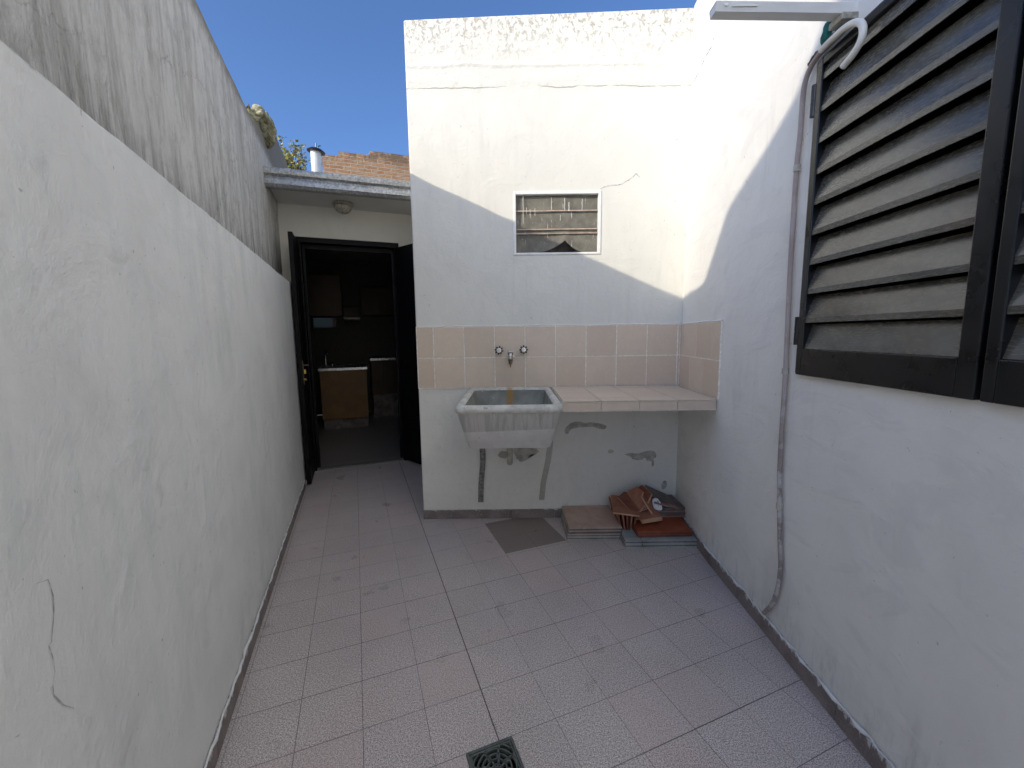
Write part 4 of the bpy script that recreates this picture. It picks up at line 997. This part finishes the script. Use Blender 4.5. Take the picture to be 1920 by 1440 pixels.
def bar(p, q, w=0.0018):
    p = Vector(p); q = Vector(q); d = (q - p)
    if d.length < 1e-5: return
    n_ = Vector((-d.y, d.x)).normalized() * w
    box(bm, (0, -1, -0.010), (1, 1, 0.0), lambda a, b, z: DW(p.x + d.x * a + n_.x * b, p.y + d.y * a + n_.y * b, z))
for r in (0.014, 0.029, 0.044, 0.058, 0.072):
    n = 32; P_ = [(r * math.cos(2 * math.pi * k / n), r * math.sin(2 * math.pi * k / n)) for k in range(n)]
    for k in range(n):
        p, q = P_[k], P_[(k + 1) % n]
        if max(abs(p[0]), abs(p[1]), abs(q[0]), abs(q[1])) < lim: bar(p, q)
for k in range(16):
    a = 2 * math.pi * (k + 0.3) / 16; r0, r1 = ((0.0, 0.044) if k % 2 == 0 else (0.029, 0.10))
    off = 0.16 if k % 2 == 0 else -0.16
    p = Vector((r0 * math.cos(a), r0 * math.sin(a))); q = Vector((r1 * math.cos(a + off), r1 * math.sin(a + off)))
    mx = max(abs(q.x), abs(q.y))
    if mx > lim: q = q * (lim / mx)
    bar(p, q, 0.0022)
part('grate', bm, M['grate'], dr)
part('sump', B((-h + 0.001, -h + 0.001, -0.055), (h - 0.001, h - 0.001, -0.035), DW), M['dark'], dr)  # black slab paints the shade down in the drain

# ------------------------------------------------------------------ stacks of leftover tiles
def tile_obj(c, size, rot=0.0, mats=('t_beige', 't_under'), label='', group=None, tilt=(0, 0), name='floor_tile'):
    """c = centre of the underside"""
    bm = bmesh.new(); x_, y_, t_ = size
    vs = box(bm, (-x_ / 2, -y_ / 2, 0), (x_ / 2, y_ / 2, t_ * 0.6)); vs2 = box(bm, (-x_ / 2 + .0008, -y_ / 2 + .0008, t_ * 0.6), (x_ / 2 - .0008, y_ / 2 - .0008, t_))
    bm.faces.ensure_lookup_table()
    for f in bm.faces[:6]: f.material_index = 1
    bmesh.ops.transform(bm, matrix=Matrix.Translation(c) @ Matrix.Rotation(rot, 4, 'Z') @ Matrix.Rotation(tilt[0], 4, 'X') @ Matrix.Rotation(tilt[1], 4, 'Y'), verts=bm.verts)
    o = part(name, bm, [M[mats[0]], M[mats[1]]], None, label, 'tile', group, loc=c, bevel=0.0012, seg=1)
    return o
orders = ['topmost', 'second', 'third', 'fourth', 'fifth', 'sixth', 'seventh', 'eighth', 'ninth', 'tenth']
GA = 'large square tiles stacked on the floor under the counter'
T_ = 0.0093; colsA = ['t_beige', 't_brown', 't_beige', 't_brown', 't_brown', 't_cream', 't_cream', 't_cream', 't_cream']
for k in range(9):
    zz_ = T_ * (8 - k) * 1.0
    offx = (0.0, 0.001, -0.002, 0.001, -0.003, -0.008, -0.006, -0.009, -0.007)[k]
    lab = {0: 'topmost plain beige tile of the tall square stack left of the red tiles', 8: 'bottom pale tile of the beige topped stack, lying on the floor'}.get(k, orders[k] + ' tile from the top in the beige topped square stack')
    tile_obj(Vector((0.493 + offx + random.uniform(-.0015, .0015), 2.482 + random.uniform(-.002, .002), 0.0006 + zz_)), (0.322, 0.318, T_ - 0.0012), random.uniform(-.006, .006), (colsA[k], 't_under' if k % 2 else 't_cream'), lab, GA)
GB = 'grey tiles stacked low beside the right wall'
T2 = 0.0115
for k in range(4):
    zz_ = 0.0006 + T2 * (3 - k)
    lay_ = ['top', 'second', 'third', 'bottom'][k]
    tile_obj(Vector((0.915 + random.uniform(-.001, .001), 2.385, zz_)), (0.328, 0.325, T2 - 0.0015), random.uniform(-.004, .004), ('t_grey', 't_cream' if k % 2 else 't_under'), 'large blue grey tile in the %s layer of the low stack by the right wall' % lay_, GB)
    tile_obj(Vector((0.6985 + random.uniform(-.001, .001), 2.385, zz_)), (0.098, 0.325, T2 - 0.0015), random.uniform(-.004, .004), ('t_grey', 't_cream' if k % 2 else 't_under'), 'narrow blue grey tile strip in the %s layer of the low stack by the right wall' % lay_, GB)
zB = T2 * 4 + 0.001
for k in range(2):
    tile_obj(Vector((0.893 + 0.004 * k, 2.43 - 0.004 * k, zB + 0.019 * k)), (0.325, 0.325, 0.0185), (0.02, -0.015)[k], ('t_red', 't_terra2'), ['lower', 'upper'][k] + ' thick red tile lying on the blue grey tiles', 'red tiles lying on the grey stack')
zR = zB + 0.0385
for k in range(4):
    tile_obj(Vector((0.986 + random.uniform(-.003, .003), 2.545, zR + 0.0165 * k)), (0.205, 0.205, 0.0155), random.uniform(-.02, .02), ('t_dark', 't_under' if k % 2 else 't_brown'), orders[3 - k].replace('topmost', 'top') + ' dark brown tile of the small pile on the red tiles' if k < 3 else 'top dark brown tile of the small pile at the back right corner', 'small dark brown tiles piled on the red tiles')
zD = zR + 0.0665
# terracotta tiles standing on edge between the stacks
for k in range(5):
    bm = bmesh.new(); box(bm, (-0.005, -0.125, 0), (0.005, 0.125, 0.115 - 0.004 * k))
    c = Vector((0.667 + 0.0165 * k, 2.478, zB + 0.002))
    bmesh.ops.transform(bm, matrix=Matrix.Translation(c) @ Matrix.Rotation(R_(-14 + 5.5 * k), 4, 'Y') @ Matrix.Rotation(R_(1.0 * k - 2), 4, 'Z'), verts=bm.verts)
    part('standing_tile', bm, M['t_terra2' if k % 2 == 0 else 't_terra'], None, ['leftmost terracotta tile standing on edge against the beige stack', 'second terracotta tile from the left standing on edge', 'middle one of the five terracotta tiles standing on edge', 'fourth terracotta tile from the left standing on edge', 'rightmost terracotta tile standing on edge beside the red tiles'][k], 'tile', 'terracotta tiles standing on edge between the stacks', loc=c, bevel=0.001, seg=1)
# broken terracotta pieces heaped on top
def shard(poly, th, c, rx, ry, rz, mat, label, group='broken terracotta pieces heaped over the tile stacks', name='broken_tile'):
    bm = bmesh.new(); prism(bm, poly, th, lambda a, b, t: Vector((a, b, t)))
    bm.faces.ensure_lookup_table()
    for f in bm.faces[2:]: f.material_index = 1
    bmesh.ops.transform(bm, matrix=Matrix.Translation(c) @ Matrix.Rotation(R_(rz), 4, 'Z') @ Matrix.Rotation(R_(ry), 4, 'Y') @ Matrix.Rotation(R_(rx), 4, 'X'), verts=bm.verts)
    return part(name, bm, [M[mat], M['t_edge' if 'terra' in mat else 't_under']], None, label, 'tile', group, loc=c, bevel=0.001, seg=1)
c0 = zB + 0.112
shard([(-0.085, -0.11), (0.075, -0.12), (0.085, -0.02), (0.07, 0.10), (-0.08, 0.10)], 0.012, Vector((0.708, 2.455, c0 + 0.002)), 7, 3, -8, 't_terra', 'broad broken terracotta piece lying flat on the standing tiles')
shard([(-0.06, -0.09), (0.07, -0.10), (0.075, 0.03), (0.02, 0.09), (-0.05, 0.07)], 0.012, Vector((0.748, 2.462, c0 + 0.021)), 16, -10, 24, 't_terra2', 'tilted terracotta piece on the left of the heap, over the flat one')
shard([(-0.055, -0.085), (0.055, -0.08), (0.06, 0.05), (0.0, 0.085), (-0.05, 0.05)], 0.012, Vector((0.788, 2.462, c0 + 0.046)), 14, -46, 12, 't_terra', 'steep terracotta piece in the middle of the heap')
shard([(-0.055, -0.075), (0.062, -0.085), (0.07, 0.03), (0.01, 0.08), (-0.05, 0.05)], 0.012, Vector((0.818, 2.465, c0 + 0.052)), 10, -70, 4, 't_terra2', 'almost upright terracotta piece just left of the topmost one')
shard([(-0.065, -0.08), (0.055, -0.095), (0.07, 0.01), (0.01, 0.09), (-0.055, 0.06)], 0.012, Vector((0.850, 2.452, c0 + 0.040)), 16, 56, -8, 't_terra', 'topmost pointed terracotta piece leaning next to the white fragment')
shard([(-0.065, -0.055), (0.065, -0.045), (0.055, 0.05), (-0.06, 0.055)], 0.030, Vector((0.835, 2.375, zR + 0.030)), 6, -4, 4, 't_terra', 'thick pale edged terracotta block at the front of the heap')
# supports hidden in the heap
shard([(-0.07, -0.06), (0.06, -0.06), (0.055, 0.09), (-0.06, 0.09)], 0.028, Vector((0.83, 2.47, zR + 0.001)), 0, 0, 5, 't_terra2', 'terracotta piece at the bottom of the heap, on the red tile')
# two leaning dark tiles and the white fragment
shard([(-0.085, -0.07), (0.085, -0.07), (0.08, 0.08), (-0.08, 0.08)], 0.011, Vector((0.955, 2.535, zD + 0.034)), 6, 26, 4, 't_dark', 'upper curved looking dark tile leaning on the brown pile', 'dark tiles leaning on the brown pile', 'leaning_tile')
shard([(-0.085, -0.09), (0.075, -0.09), (0.07, 0.07), (-0.08, 0.07)], 0.011, Vector((0.968, 2.52, zD + 0.012)), 4, 17, 0, 't_brown', 'lower reddish tile leaning on the brown pile', 'dark tiles leaning on the brown pile', 'leaning_tile')
wfz = zD + 0.018
wfr = empty('white_fragment', (0.905, 2.44, wfz), 'small white broken ceramic fragment with a grey oval, beside the topmost terracotta piece', 'fragment')
bm = bmesh.new(); pl = blob([(-0.030, -0.03), (-0.042, 0.012), (-0.034, 0.042), (0.0, 0.048), (0.02, 0.03), (0.034, 0.0), (0.036, -0.035), (0.01, -0.045)], 0.004, 4, 9)
prism(bm, pl, 0.012, lambda a, b, t: Vector((0.908 + a * 0.72, 2.432 + t + b * 0.30, wfz + 0.004 + b * 0.72)))
part('shell', bm, M['whitepaint'], wfr, bevel=0.001, seg=1)
bm = bmesh.new(); prism(bm, [(0.007 * math.cos(t) + 0.004 * math.sin(2 * t), 0.026 * math.sin(t) + 0.006) for t in [2 * math.pi * k / 20 for k in range(20)]], 0.003, lambda a, b, t: Vector((0.910 + a * 0.8, 2.4285 + t + b * 0.30, wfz + 0.004 + b * 0.72)))
part('oval_mark', bm, M['cement'], wfr)
# crumbs of plaster on the floor
rd = random.Random(21)
for (x_, y_) in ((0.61, 2.26), (0.40, 1.37), (0.72, 1.62)):
    bm = bmesh.new(); bmesh.ops.create_icosphere(bm, subdivisions=1, radius=0.004)
    for v_ in bm.verts: v_.co = v_.co * rd.uniform(0.6, 1.3) + Vector((x_, y_, 0.003))
    part('plaster_crumb', bm, M['whitepaint'], None, {0.61: 'tiny white plaster crumb in front of the tile stacks', 0.40: 'tiny white plaster crumb in the middle of the floor', 0.72: 'tiny white plaster crumb on the floor towards the right wall'}[x_], 'crumb', 'plaster crumbs on the floor', loc=(x_, y_, 0))
